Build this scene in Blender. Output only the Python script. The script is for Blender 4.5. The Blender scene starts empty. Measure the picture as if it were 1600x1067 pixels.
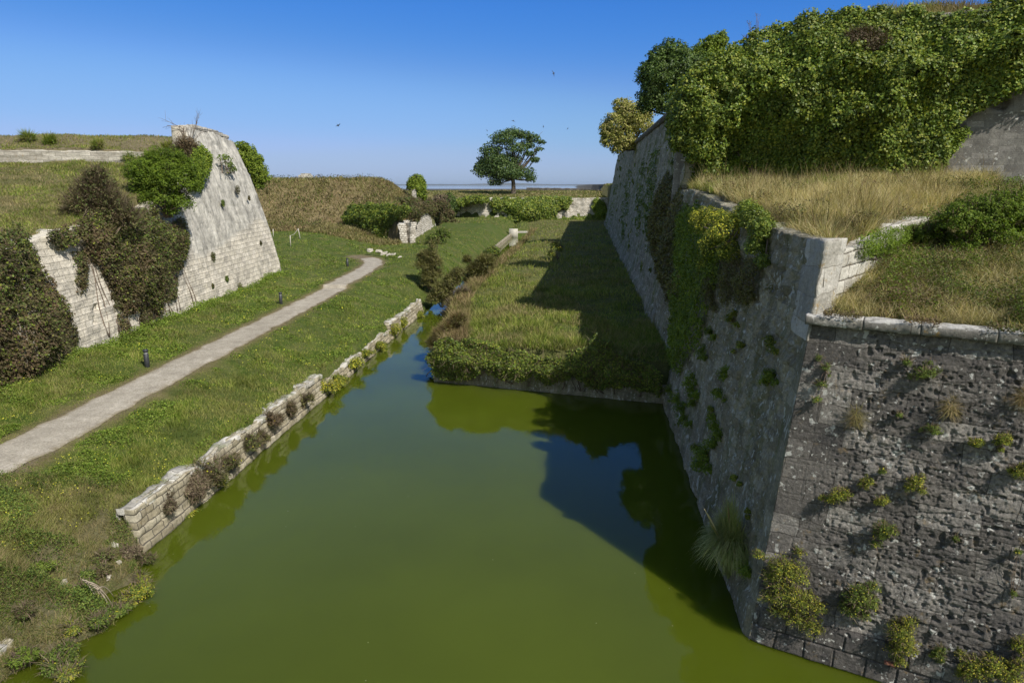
import bpy, math, random
import numpy as np
rng = np.random.default_rng(7)
random.seed(7)
C = bpy.context.scene.collection
PI = math.pi
# ------------------------------------------------------------------ camera frame (used to survey the place)
H0 = 10.5
TH = math.atan(245/1067.); CS, SN = math.cos(TH), math.sin(TH)
def ray(px, py):
    u = (px-800)/1067.; v = (533.5-py)/1067.
    return np.stack([u, CS+v*SN, -SN+v*CS], -1) if isinstance(u, np.ndarray) else np.array([u, CS+v*SN, -SN+v*CS])
CAM = np.array([0, 0, H0])
def at_z(px, py, z): d = ray(px, py); return CAM+d*((z-H0)/d[2])
def at_Y(px, py, Y): d = ray(px, py); return CAM+d*(Y/d[1])
def on_plane(px, py, p0, n):
    d = ray(px, py); t = np.dot(p0-CAM, n)/(d@n)
    return CAM+d*(t[..., None] if isinstance(t, np.ndarray) else t)
# ------------------------------------------------------------------ noise
def _h(ix, iy, iz, s):
    a = (ix.astype(np.int64)*374761393+iy.astype(np.int64)*668265263+iz.astype(np.int64)*2147483647+s*974634777) & 0xffffffff
    a = ((a ^ (a >> 13))*1274126177) & 0xffffffff
    a = ((a ^ (a >> 16))*2246822519) & 0xffffffff
    return ((a ^ (a >> 15)) & 0xffffff)/float(0xffffff)
def vn(p, s=0):
    p = np.asarray(p, float); f = np.floor(p); t = p-f; t = t*t*(3-2*t)
    i = f.astype(np.int64); x, y, z = i[..., 0], i[..., 1], i[..., 2]; a, b, c = t[..., 0], t[..., 1], t[..., 2]
    def L(u, v, w): return u+(v-u)*w
    return L(L(L(_h(x, y, z, s), _h(x+1, y, z, s), a), L(_h(x, y+1, z, s), _h(x+1, y+1, z, s), a), b),
             L(L(_h(x, y, z+1, s), _h(x+1, y, z+1, s), a), L(_h(x, y+1, z+1, s), _h(x+1, y+1, z+1, s), a), b), c)
def fbm(p, o=4, s=0):
    r = 0; a = .5; t = 0
    for k in range(o):
        r = r+a*vn(np.asarray(p)*2**k+k*17.3, s+k); t += a; a *= .5
    return r/t
def xyz(x, y, z=0): 
    x = np.asarray(x, float); y = np.asarray(y, float); return np.stack([x, y, np.zeros_like(x)+z], -1)
def ss(a, b, x): t = np.clip((x-a)/(b-a), 0, 1); return t*t*(3-2*t)
# ------------------------------------------------------------------ objects
def unit(v): return v/(np.linalg.norm(v, axis=-1, keepdims=True)+1e-9)
def tag(o, label=None, cat=None, group=None, kind=None):
    if label: o['label'] = label
    if cat: o['category'] = cat
    if group: o['group'] = group
    if kind: o['kind'] = kind
    return o
def empty(name, loc=(0, 0, 0), label=None, cat=None, group=None):
    o = bpy.data.objects.new(name, None); C.objects.link(o); o.location = loc; o.empty_display_size = .2
    return tag(o, label, cat, group)
def k_stone(m): return any(x.type == 'UVMAP' for x in m.node_tree.nodes)
def mk(name, V, F, mat, parent=None, uv=None, smooth=False, attrs=None):
    """V (n,3) world coordinates; F list of int arrays (m,k); one mesh object"""
    if not isinstance(F, list): F = [F]
    F = [np.asarray(f, np.int64) for f in F if len(f)]
    me = bpy.data.meshes.new(name); V = np.asarray(V, float)
    if parent is not None and tuple(parent.location) != (0, 0, 0): V = V-np.array(parent.location)
    me.vertices.add(len(V)); me.vertices.foreach_set('co', V.astype(np.float32).ravel())
    lv = np.concatenate([f.ravel() for f in F]); me.loops.add(len(lv)); me.loops.foreach_set('vertex_index', lv.astype(np.int32))
    ls = []; o = 0
    for f in F:
        ls.append(o+np.arange(len(f))*f.shape[1]); o += f.size
    ls = np.concatenate(ls); me.polygons.add(len(ls)); me.polygons.foreach_set('loop_start', ls.astype(np.int32))
    if smooth: me.polygons.foreach_set('use_smooth', np.ones(len(ls), bool))
    if uv is not None:
        u = me.uv_layers.new(name='UVMap'); u.data.foreach_set('uv', np.asarray(uv)[lv].astype(np.float32).ravel())
    for k, a in (attrs or {}).items():
        at = me.attributes.new(k, 'FLOAT', 'POINT'); at.data.foreach_set('value', np.asarray(a, np.float32).ravel())
    if uv is None and k_stone(mat):
        u = me.uv_layers.new(name='UVMap'); q = V[lv]; u.data.foreach_set('uv', np.stack([q[:, 0]+q[:, 1]*.9, q[:, 2]], -1).astype(np.float32).ravel())
    me.update(); me.validate()
    me.materials.append(mat)
    ob = bpy.data.objects.new(name, me); C.objects.link(ob)
    if parent is not None: ob.parent = parent
    return ob
class MB:
    def __init__(s): s.v = []; s.f = {}; s.n = 0; s.uv = []
    def add(s, V, *Fs, uv=None):
        V = np.asarray(V, float).reshape(-1, 3)
        for F in Fs:
            F = np.asarray(F, np.int64)
            s.f.setdefault(F.shape[1], []).append(F+s.n)
        s.v.append(V); s.n += len(V); s.uv.append(np.zeros((len(V), 2)) if uv is None else uv); return s
    def box(s, a, b, M=None):
        a = np.array(a, float); b = np.array(b, float)
        V = np.array([[(a, b)[i][0], (a, b)[j][1], (a, b)[k][2]] for k in (0, 1) for j in (0, 1) for i in (0, 1)])
        uv = np.stack([V[:, 0]+V[:, 1], V[:, 2]], -1)
        if M is not None: V = V@np.array(M)[:3, :3].T+np.array(M)[:3, 3] if np.array(M).shape[0] == 4 else V@np.array(M).T
        return s.add(V, [[0, 2, 3, 1], [4, 5, 7, 6], [0, 1, 5, 4], [2, 6, 7, 3], [0, 4, 6, 2], [1, 3, 7, 5]], uv=uv)
    def tube(s, pts, r, n=6, cap=True):
        pts = np.asarray(pts, float); m = len(pts); r = np.broadcast_to(np.linspace(r[0], r[1], m) if isinstance(r, tuple) else r, (m,))
        t = np.gradient(pts, axis=0); t /= np.linalg.norm(t, axis=1, keepdims=True)+1e-9
        a = np.cross(t, [0.31, .17, .93]); a /= np.linalg.norm(a, axis=1, keepdims=True)+1e-9; b = np.cross(t, a)
        an = np.arange(n)*2*PI/n
        V = pts[:, None]+r[:, None, None]*(a[:, None]*np.cos(an)[None, :, None]+b[:, None]*np.sin(an)[None, :, None])
        i = np.arange(m-1)[:, None]*n; j = np.arange(n)[None]; k = (j+1) % n
        F = np.stack([i+j, i+k, i+n+k, i+n+j], -1).reshape(-1, 4)
        s.add(V, F)
        if cap: s.f.setdefault(n, []).append((np.arange(n)[None]+s.n-n)); s.f[n].append((np.arange(n)[::-1][None]+s.n-n*m))
        return s
    def build(s, name, mat, parent=None, smooth=False, uv=False):
        return mk(name, np.concatenate(s.v), [np.concatenate(x) for x in s.f.values()], mat, parent, smooth=smooth, uv=np.concatenate(s.uv) if uv else None)
# ------------------------------------------------------------------ materials
class NT:
    def __init__(s, m): s.t = m.node_tree; s.n = s.t.nodes
    def __call__(s, typ, ins=None, **kw):
        o = s.n.new(typ)
        for k, v in kw.items(): setattr(o, k, v)
        for k, v in (ins or {}).items():
            if isinstance(v, bpy.types.NodeSocket): s.t.links.new(v, o.inputs[k])
            else: o.inputs[k].default_value = v
        return o
    def ramp(s, fac, stops, interp='LINEAR'):
        r = s.n.new('ShaderNodeValToRGB'); r.color_ramp.interpolation = interp
        e = r.color_ramp.elements
        while len(e) < len(stops): e.new(.5)
        for q, (p, c) in zip(e, stops): q.position = p; q.color = (c[0], c[1], c[2], 1) if not isinstance(c, (int, float)) else (c, c, c, 1)
        s.t.links.new(fac, r.inputs[0]); return r.outputs[0]
    def mix(s, f, a, b, mode='MIX'):
        m = s.n.new('ShaderNodeMix'); m.data_type = 'RGBA'; m.blend_type = mode
        for i, v in ((0, f), (6, a), (7, b)):
            if isinstance(v, bpy.types.NodeSocket): s.t.links.new(v, m.inputs[i])
            else: m.inputs[i].default_value = v if i == 0 else (v[0], v[1], v[2], 1)
        return m.outputs[2]
    def math(s, op, a, b=None, c=None, clamp=False):
        m = s.n.new('ShaderNodeMath'); m.operation = op; m.use_clamp = clamp
        for i, v in enumerate((a, b, c)):
            if v is None: continue
            if isinstance(v, bpy.types.NodeSocket): s.t.links.new(v, m.inputs[i])
            else: m.inputs[i].default_value = v
        return m.outputs[0]
    def noise(s, vec, scale, detail=4, rough=.55, dist=0):
        return s('ShaderNodeTexNoise', {'Vector': vec, 'Scale': scale, 'Detail': detail, 'Roughness': rough, 'Distortion': dist}).outputs[0]
def newmat(name):
    m = bpy.data.materials.new(name); m.use_nodes = True; m.node_tree.nodes.clear(); return m
def finish(nt, sh):
    o = nt('ShaderNodeOutputMaterial'); nt.t.links.new(sh, o.inputs[0])
def plain(name, col, rough=.7, var=.25, scale=4, metal=0, bump=.2):
    m = newmat(name); n = NT(m); tc = n('ShaderNodeTexCoord').outputs['Object']
    f = n.noise(tc, scale, 6)
    c = n.ramp(f, [(.3, [x*(1-var) for x in col]), (.7, [x*(1+var) for x in col])])
    b = n('ShaderNodeBump', {'Height': n.noise(tc, scale*6, 4), 'Strength': bump, 'Distance': .02})
    p = n('ShaderNodeBsdfPrincipled', {'Base Color': c, 'Roughness': rough, 'Metallic': metal, 'Normal': b.outputs[0]})
    finish(n, p.outputs[0]); return m
def leafmat(name, cols, trans=.3, rough=.6, spec=.25, k=1.45, patch=None):
    cols = [tuple(min(.75, x*k) for x in c) for c in cols]
    m = newmat(name); n = NT(m)
    r = n('ShaderNodeNewGeometry').outputs['Random Per Island']
    k = len(cols); c = n.ramp(r, [((i+.5)/k, q) for i, q in enumerate(cols)])
    tc = n('ShaderNodeNewGeometry').outputs['Position']
    big = n.ramp(n.noise(tc, .7, 3), [(.3, .72), (.7, 1.28)])
    c = n.mix(1.0, c, big, 'MULTIPLY')
    if patch: c = n.mix(n.ramp(n.noise(tc, .22, 6, .7), [(.47, 0.), (.62, .8)]), c, patch); c = n.mix(n.ramp(n.noise(n('ShaderNodeVectorMath', {0: tc, 1: (50, 9, 3)}).outputs[0], .5, 6, .7), [(.5, 0.), (.66, .75)]), c, [x*.45 for x in cols[0]])
    p = n('ShaderNodeBsdfPrincipled', {'Base Color': c, 'Roughness': rough, 'Specular IOR Level': spec})
    tcx = n.mix(1.0, c, (1.25, 1.3, .55), 'MULTIPLY')
    t = n('ShaderNodeBsdfTranslucent', {'Color': tcx})
    x = n('ShaderNodeMixShader', {0: trans, 1: p.outputs[0], 2: t.outputs[0]})
    finish(n, x.outputs[0]); return m
def stone(name, cols, bw=.6, bh=.3, mortar=(.1, .09, .075), mort=.012, lichen=0, lichen_col=(.55, .55, .52), stain=.5, stain_col=(.06, .058, .055),
          moss=0, orange=0, bump=.6, warp=.05, streak=0, render=0, grain=1., topw=0, lst=1., tonemix=.45, rcol=(.23, .22, .2), joints=1.0):
    m = newmat(name); n = NT(m)
    uv = n('ShaderNodeUVMap').outputs[0]; pos = n('ShaderNodeNewGeometry').outputs['Position']
    nz = n('ShaderNodeTexNoise', {'Vector': uv, 'Scale': 1.3, 'Detail': 3.0}).outputs['Color']
    w = n('ShaderNodeVectorMath', {0: nz, 1: (.5, .5, .5)}, operation='SUBTRACT').outputs[0]
    w = n('ShaderNodeVectorMath', {0: w, 'Scale': warp*2}, operation='SCALE').outputs[0]
    uw = n('ShaderNodeVectorMath', {0: uv, 1: w}, operation='ADD').outputs[0]
    br = n('ShaderNodeTexBrick', {'Vector': uw, 'Color1': (0, 0, 0, 1), 'Color2': (1, 1, 1, 1), 'Mortar': (.5, .5, .5, 1), 'Scale': 1.0, 'Mortar Size': mort,
                                  'Mortar Smooth': .4, 'Brick Width': bw, 'Row Height': bh, 'Bias': 0.0})
    tone = n.mix(tonemix, br.outputs[0], n.noise(pos, 2.2, 6, .65))
    k = len(cols); c = n.ramp(tone, [(.12+.76*i/(k-1), q) for i, q in enumerate(cols)])
    fine = n.ramp(n.noise(pos, 14, 8, .75), [(.3, 1-.28*grain), (.5, 1.), (.7, 1+.28*grain)]); c = n.mix(1, c, fine, 'MULTIPLY')
    mo = n.math('MULTIPLY', br.outputs[1], joints)
    c = n.mix(mo, c, mortar)
    hgt = n.math('SUBTRACT', n.math('MULTIPLY', n.noise(pos, 9, 8, .75), .9), n.math('MULTIPLY', mo, .5)); hgt2 = hgt
    if render:
        rf = n.ramp(n.noise(pos, .35, 5, .6), [(.5-.02, 0.), (.56, 1.)])
        at = n('ShaderNodeAttribute', attribute_name='render').outputs['Fac']
        rf = n.math('MULTIPLY', n.math('ADD', n.math('MULTIPLY', at, 1.7), n.math('SUBTRACT', n.noise(pos, .5, 9, .75), 1.12)), 4, clamp=True)
        rc = n.ramp(n.noise(n('ShaderNodeMapping', {'Vector': pos, 'Scale': (1, 1, .45)}).outputs[0], 1.1, 9, .78), [(.36, [x*.45 for x in rcol]), (.5, [x*.95 for x in rcol]), (.64, [x*1.4 for x in rcol])]); c = n.mix(rf, c, rc); hgt2 = n.mix(rf, hgt, n.math('MULTIPLY', n.noise(pos, 6, 9, .8), .8))
    if stain:
        st = n.ramp(n.noise(pos, .8, 7, .72, .4), [(.5, 0.), (.68, stain)]); c = n.mix(st, c, stain_col)
    if streak:
        mp = n('ShaderNodeMapping', {'Vector': uv, 'Scale': (2.2, .18, 1)}).outputs[0]
        sk = n.ramp(n.noise(mp, 1.6, 6, .7), [(.5, 0.), (.72, streak)]); c = n.mix(sk, c, [x*.9 for x in stain_col])
    if moss:
        mp = n('ShaderNodeMapping', {'Vector': uv, 'Scale': (1.6, .16, 1)}).outputs[0]
        f = n.ramp(n.noise(mp, 1.0, 7, .75), [(.50, 0.), (.58, moss)]); c = n.mix(f, c, (.095, .125, .022))
    if orange:
        f = n.ramp(n.noise(pos, 2.6, 6, .7), [(.6, 0.), (.68, orange)]); c = n.mix(f, c, (.30, .19, .05))
    if lichen:
        pos = n('ShaderNodeMapping', {'Vector': pos, 'Scale': (1, 1, lst)}).outputs[0]
        for sc, th in ((3.4, .2), (7.5, .2), (1.9, .17)):
            ps = n('ShaderNodeVectorMath', {0: pos, 1: n('ShaderNodeVectorMath', {0: n('ShaderNodeTexNoise', {'Vector': pos, 'Scale': sc*2.5, 'Detail': 3.}).outputs['Color'], 'Scale': .5/sc*2}, operation='SCALE').outputs[0]}, operation='ADD').outputs[0]
            vo = n('ShaderNodeTexVoronoi', {'Vector': ps, 'Scale': sc}).outputs['Distance']
            d = n.ramp(vo, [(th*.8, 1.), (th*1.15, 0.)])
            g = n.ramp(n.noise(pos, sc*.35, 5, .7), [(.57-lichen*.12, 0.), (.60-lichen*.1, 1.)])
            f = n.math('MULTIPLY', n.math('MULTIPLY', d, g), .85); c = n.mix(f, c, lichen_col)
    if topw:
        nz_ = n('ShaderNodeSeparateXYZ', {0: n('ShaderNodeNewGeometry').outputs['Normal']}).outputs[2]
        f = n.math('MULTIPLY', n.ramp(nz_, [(.6, 0.), (.85, 1.)]), n.ramp(n.noise(pos, 3, 6, .7), [(.38, 0.), (.5, .85)])); c = n.mix(f, c, (.52, .51, .49))  # paints a sunlit top into up-facing stone, along with patchy lichen bleaching
    b = n('ShaderNodeBump', {'Height': hgt2, 'Strength': bump, 'Distance': .06})
    p = n('ShaderNodeBsdfPrincipled', {'Base Color': c, 'Roughness': .92, 'Specular IOR Level': .15, 'Normal': b.outputs[0]})
    finish(n, p.outputs[0]); return m
M = {}
M['pale'] = stone('pale_limestone', [(.34, .32, .28), (.56, .515, .43), (.65, .60, .51), (.72, .67, .59)], .72, .33, mort=.013, joints=.75, mortar=(.14, .125, .10), tonemix=.55, stain=.6, stain_col=(.14, .135, .125), streak=.35, render=1, rcol=(.47, .45, .40), bump=.8)
M['quay'] = stone('quay_limestone', [(.25, .215, .15), (.38, .34, .25), (.50, .46, .37)], .55, .24, mort=.016, stain=.5, stain_col=(.10, .095, .08), orange=.3, bump=.8)
M['quaytop'] = stone('bleached_limestone', [(.33, .31, .27), (.50, .48, .44), (.66, .64, .60)], .9, .5, mort=.012, stain=1., stain_col=(.11, .10, .07), bump=1., warp=.15, moss=.5)
M['dark'] = stone('weathered_dark_masonry', [(.075, .070, .067), (.155, .143, .132), (.33, .31, .285)], 1.15, .44, mortar=(.05, .045, .04), mort=.009, lichen=.75, stain=.75, stain_col=(.085, .08, .082), orange=.35, bump=1.3, warp=.12, joints=.6, grain=2.1)
M['shade'] = stone('grey_masonry', [(.20, .18, .13), (.30, .275, .21), (.42, .39, .31)], 1.1, .42, mortar=(.13, .12, .09), mort=.010, lichen=1.1, stain=.65, stain_col=(.10, .095, .065), moss=.4, orange=.25, bump=1.3, warp=.16, joints=.25, lst=.4, grain=1.6)
M['shadefar'] = stone('grey_streaked_masonry', [(.20, .18, .14), (.30, .275, .22), (.42, .39, .32)], .8, .36, mortar=(.07, .065, .055), mort=.02, lichen=.6, stain=.5, stain_col=(.13, .125, .09), moss=.8, bump=1., streak=.6, joints=.3, warp=.15)
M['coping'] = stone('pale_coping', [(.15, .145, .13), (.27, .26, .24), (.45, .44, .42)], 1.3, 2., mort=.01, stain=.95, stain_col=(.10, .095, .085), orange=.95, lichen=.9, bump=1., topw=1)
M['parapet'] = stone('pale_parapet', [(.33, .31, .27), (.48, .46, .41), (.6, .58, .53)], .7, .33, mortar=(.12, .1, .08), mort=.015, stain=.4, stain_col=(.17, .15, .13), orange=.7, bump=.8)
M['tip'] = stone('lichened_quoin_stone', [(.26, .25, .22), (.42, .40, .36), (.56, .54, .50)], 1.7, .62, mortar=(.15, .13, .1), mort=.008, joints=.5, stain=.7, stain_col=(.15, .14, .12), orange=.75, lichen=.4, warp=.1, bump=1)
M['upper'] = stone('grey_rendered_wall', [(.15, .14, .13), (.22, .21, .19), (.33, .31, .29)], .7, .3, mortar=(.08, .075, .07), mort=.012, stain=.7, stain_col=(.08, .075, .07), streak=.5, lichen=.4, bump=.5, joints=.35)
M['rubble'] = stone('white_rubble', [(.42, .385, .32), (.60, .565, .50), (.72, .69, .63)], .45, .28, mortar=(.16, .14, .11), mort=.03, stain=.5, stain_col=(.17, .15, .12), orange=.35, warp=.16, bump=1)
M['farwall'] = stone('dark_sea_wall', [(.07, .065, .06), (.12, .11, .1), (.2, .18, .16)], 1., .4, mort=.03, stain=.4, bump=.6)
M['farpale2'] = stone('old_parapet_stone', [(.27, .25, .22), (.40, .375, .33), (.52, .49, .44)], .75, .26, mort=.014, stain=.7, stain_col=(.17, .15, .12), orange=.4, warp=.12, joints=.5, bump=1)
M['farpale'] = stone('pale_sea_wall', [(.3, .28, .25), (.45, .43, .38), (.55, .52, .47)], .8, .3, mort=.03, stain=.4, stain_col=(.15, .14, .12), bump=.6)
M['ivy'] = leafmat('ivy_leaves', [(.038, .062, .010), (.066, .102, .013), (.095, .130, .018), (.15, .165, .024)], .22, .5, .3, 1.75)
M['ivyl'] = leafmat('bright_ivy_leaves', [(.07, .11, .012), (.11, .16, .018), (.17, .21, .025)], .3)
M['darkleaf'] = leafmat('dark_tree_leaves', [(.028, .055, .012), (.05, .085, .016), (.075, .11, .022)], .2, .5, .3)
M['oak'] = leafmat('oak_leaves', [(.030, .055, .018), (.048, .078, .024), (.072, .105, .032)], .25, .5, .25, 1.75)
M['bush'] = leafmat('bush_leaves', [(.05, .085, .008), (.075, .12, .010), (.11, .15, .014)], .3)
M['yellowtree'] = leafmat('yellow_green_leaves', [(.09, .11, .02), (.17, .18, .035), (.27, .26, .07), (.32, .28, .12)], .3)
M['bramble'] = leafmat('bramble_leaves', [(.05, .045, .02), (.045, .07, .016), (.07, .10, .02), (.10, .09, .035), (.07, .05, .03)], .25, k=1.7, patch=(.15, .095, .06))
M['brown'] = leafmat('withered_twigs', [(.085, .062, .045), (.12, .09, .065), (.17, .135, .095), (.09, .09, .04)], .1, .8, .1, 1.3)
M['tam'] = leafmat('olive_shrub_leaves', [(.065, .07, .02), (.10, .105, .03), (.14, .13, .045), (.08, .065, .035)], .25, k=1.6)
M['sam'] = leafmat('samphire_leaves', [(.07, .12, .02), (.12, .17, .025), (.20, .22, .03), (.30, .28, .05)], .3, k=1.1)
M['samd'] = leafmat('samphire_dull_leaves', [(.05, .085, .018), (.08, .12, .022), (.13, .16, .03)], .3)
M['flower'] = leafmat('yellow_flowers', [(.40, .40, .03), (.52, .48, .05), (.45, .38, .04)], .3, k=1.)
M['flowerb'] = leafmat('bright_yellow_flowers', [(.60, .58, .05), (.72, .68, .08), (.55, .52, .05)], .3, k=1.)
M['grass'] = leafmat('grass_blades', [(.08, .125, .016), (.11, .155, .02), (.16, .19, .03), (.23, .22, .07)], .3, .6, .2, 1.6, patch=(.27, .25, .09))
M['grassw'] = leafmat('weed_leaves', [(.07, .11, .016), (.10, .15, .02), (.14, .18, .03)], .3, .6, .2, 1.5)
M['grassmix'] = leafmat('mixed_grass_blades', [(.085, .12, .025), (.12, .145, .03), (.20, .18, .07), (.28, .225, .12)], .3, .6, .2, 1.35, patch=(.30, .24, .13))
M['dry'] = leafmat('dry_grass_blades', [(.17, .12, .065), (.25, .185, .10), (.34, .265, .15), (.15, .15, .05)], .25, .7, .15, 1.15, patch=(.19, .19, .06))
M['straw'] = leafmat('straw_blades', [(.24, .18, .09), (.36, .29, .16), (.48, .40, .25), (.20, .19, .07)], .35, .7, .15, 1.65)
M['reed'] = leafmat('pampas_blades', [(.16, .20, .06), (.24, .27, .09), (.36, .34, .17)], .3, .6, .2)
M['bark'] = plain('bark', (.10, .08, .06), .9, .4, 3, bump=.6)
M['twig'] = plain('twig', (.15, .11, .085), .9, .3, 8)
M['deadwood'] = plain('dry_twig', (.30, .25, .19), .9, .3, 8)
M['bollard'] = plain('dark_grey_metal', (.045, .048, .055), .5, .2, 10, .3)
M['bollardlight'] = plain('bollard_lens', (.3, .31, .32), .4, .1, 10)
M['stake'] = plain('pale_wood_stake', (.5, .47, .42), .8, .2, 9)
M['rope'] = plain('rope', (.55, .53, .48), .8, .1, 9)
M['wood'] = plain('brown_bench_wood', (.12, .08, .05), .8, .2, 9)
M['concrete'] = plain('pale_concrete', (.42, .40, .35), .85, .2, 2)
M['brick'] = plain('red_brick', (.26, .11, .07), .9, .25, 9)
M['bird'] = plain('dark_feathers', (.03, .03, .035), .8, .1, 9)
M['rock'] = plain('pale_loose_stone', (.45, .42, .36), .9, .3, 5, bump=.6)
# ground
def ground_mat():
    m = newmat('ground_cover'); n = NT(m); pos = n('ShaderNodeNewGeometry').outputs['Position']
    dry = n('ShaderNodeAttribute', attribute_name='dry').outputs['Fac']; soil = n('ShaderNodeAttribute', attribute_name='soil').outputs['Fac']; mud = n('ShaderNodeAttribute', attribute_name='mud').outputs['Fac']
    g = n.ramp(n.noise(pos, 1.7, 8, .7), [(.3, (.035, .06, .012)), (.5, (.06, .095, .017)), (.7, (.10, .125, .03))])
    d = n.ramp(n.noise(pos, 2.3, 8, .72), [(.3, (.11, .085, .045)), (.5, (.19, .15, .08)), (.7, (.28, .22, .13))])
    f = n.math('ADD', dry, n.math('MULTIPLY', n.math('SUBTRACT', n.noise(pos, .6, 6, .65), .5), 1.3), clamp=True)
    c = n.mix(f, g, d)
    so = n.ramp(n.noise(pos, 5, 8, .75), [(.3, (.10, .08, .055)), (.6, (.2, .165, .12)), (.8, (.34, .3, .24))])
    fs = n.math('ADD', n.math('MULTIPLY', soil, 1.6), n.math('MULTIPLY', n.math('SUBTRACT', n.noise(pos, 2., 6, .65), .6), 1.5), clamp=True)
    c = n.mix(n.math('MULTIPLY', fs, n.math('GREATER_THAN', soil, .01)), c, so)
    mp = n('ShaderNodeMapping', {'Vector': pos, 'Scale': (.002, .02, 1)}).outputs[0]
    mu = n.ramp(n.noise(mp, 1., 6, .6), [(.35, (.055, .055, .05)), (.6, (.095, .09, .075)), (.72, (.13, .13, .13))])
    c = n.mix(mud, c, mu)
    b = n('ShaderNodeBump', {'Height': n.noise(pos, 9, 8, .75), 'Strength': .8, 'Distance': .12})
    p = n('ShaderNodeBsdfPrincipled', {'Base Color': c, 'Roughness': .95, 'Specular IOR Level': .1, 'Normal': b.outputs[0]})
    finish(n, p.outputs[0]); return m
M['ground'] = ground_mat()
def path_mat():
    m = newmat('gravel_path'); n = NT(m); pos = n('ShaderNodeNewGeometry').outputs['Position']
    c = n.ramp(n.noise(pos, 1.2, 8, .75), [(.3, (.24, .215, .18)), (.5, (.33, .30, .25)), (.7, (.44, .405, .35))])
    v = n('ShaderNodeTexVoronoi', {'Vector': pos, 'Scale': 22.}); c = n.mix(.45, c, n.mix(1, c, n.ramp(v.outputs['Color'], [(0, .45), (1, 1.6)]), 'MULTIPLY'))
    e = n('ShaderNodeAttribute', attribute_name='edge').outputs['Fac']
    ef = n.math('MULTIPLY', n.math('ADD', e, n.math('MULTIPLY', n.math('SUBTRACT', n.noise(pos, 3, 6, .7), .6), 2.2)), .9, clamp=True)
    c = n.mix(ef, c, (.17, .135, .07))
    b = n('ShaderNodeBump', {'Height': v.outputs['Distance'], 'Strength': .5, 'Distance': .03})
    p = n('ShaderNodeBsdfPrincipled', {'Base Color': c, 'Roughness': .95, 'Specular IOR Level': .1, 'Normal': b.outputs[0]})
    finish(n, p.outputs[0]); return m
M['path'] = path_mat()
def water_mat(name, col, ripple=.02, sc=2., sss=0.):
    m = newmat(name); n = NT(m); pos = n('ShaderNodeNewGeometry').outputs['Position']
    c = n.ramp(n.noise(pos, .12, 4, .5), [(.3, [x*.85 for x in col]), (.7, [x*1.12 for x in col])])
    sp = n('ShaderNodeTexVoronoi', {'Vector': pos, 'Scale': 1.6}).outputs['Distance']
    c = n.mix(n.math('LESS_THAN', sp, .022), c, (.3, .3, .2))
    mp = n('ShaderNodeMapping', {'Vector': pos, 'Scale': (1, .5, 1)}).outputs[0]
    h = n.math('ADD', n.noise(mp, sc, 3, .5), n.math('MULTIPLY', n.noise(mp, sc*6, 2, .5), .12))
    gate = n.ramp(n.noise(pos, .16, 2), [(.42, .25), (.62, 1.)])
    b = n('ShaderNodeBump', {'Height': n.math('MULTIPLY', h, gate), 'Strength': ripple, 'Distance': .5})
    p = n('ShaderNodeBsdfPrincipled', {'Base Color': c, 'Roughness': .025, 'IOR': 1.33, 'Normal': b.outputs[0]}, subsurface_method='BURLEY')
    p.inputs['Subsurface Weight'].default_value = sss; p.inputs['Subsurface Radius'].default_value = (.8, 1., .5); p.inputs['Subsurface Scale'].default_value = .55
    finish(n, p.outputs[0]); return m
M['water'] = water_mat('algae_green_water', (.058, .078, .006), .016, sss=1.)
M['sea'] = water_mat('sea_water', (.045, .075, .12), .25, .3)
# ------------------------------------------------------------------ survey of the fortress
A = np.array([5.61, 14.2, 0.])                      # foot of the right-hand salient
d1 = np.array([.1034, .9946, 0.]); n1 = np.array([-.9946, .1034, 0.])   # shaded face runs away from the viewer
d2 = np.array([.866, -.5, 0.]); n2 = np.array([-.5, -.866, 0.])          # sunlit face
K1, K2 = .135, .172
o2 = np.linalg.solve(np.array([-n1[:2], -n2[:2]]), np.array([K1, K2]))
OFF = np.array([o2[0], o2[1], 0.])
SH1, SH2 = OFF@d1, OFF@d2
ZC, ZT = 7.43, 9.25
T = A+OFF*ZT; T[2] = ZT; TC = A+OFF*ZC; TC[2] = ZC
def k1(s): return K1+.03*ss(25, 48, s)
def qx(Y): return -12.3+.086*np.asarray(Y, float)
RD = np.array([.679, .734, 0.]); RN = np.array([.734, -.679, 0.])      # redan parapet
C3 = np.array([10.1, 41., 10.]); d3 = d2; n3 = n2; K3 = .15            # high rampart above the platform
IXY = np.array([[-60, 60], [33, -4.1], [35.8, -4.3], [45, -4.6], [53, -5.0], [63, -4.2], [90, -1.2], [105, .3], [125, 2.2], [141, 3.4], [142, 3.4]])
def qs(Y): Y = np.asarray(Y, float); return qx(Y)+(.45+.75*np.exp(-((Y-14.5)/.9)**2)+.25*np.sin(Y*3.1))*ss(12.2, 13.6, Y)*ss(18.4, 17., Y)
def ix(Y): return np.interp(Y, IXY[:, 0], IXY[:, 1])
def pathx(Y): return -16.5+.031*np.asarray(Y, float)
PATH = [(-16.9, 0), (-16.3, 10), (-15.95, 20.2), (-15.55, 32), (-15.0, 45), (-14.6, 56), (-14.2, 65), (-14.3, 71), (-15.4, 74.5), (-17.3, 76.6)]
PL = np.array([-36., 50.]); PD = np.array([.94, .342]); PN = np.array([.342, -.94])   # parapet line on the left bastion
def zt_left(Y): return np.interp(Y, [15, 25, 32, 45, 50.3, 51.6, 52.3, 57, 62], [6.3, 7.3, 8.1, 9.7, 11.2, 12.6, 14.75, 14.6, 13.9])
def off_left(h): return .12*h+.0095*h*h
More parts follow.
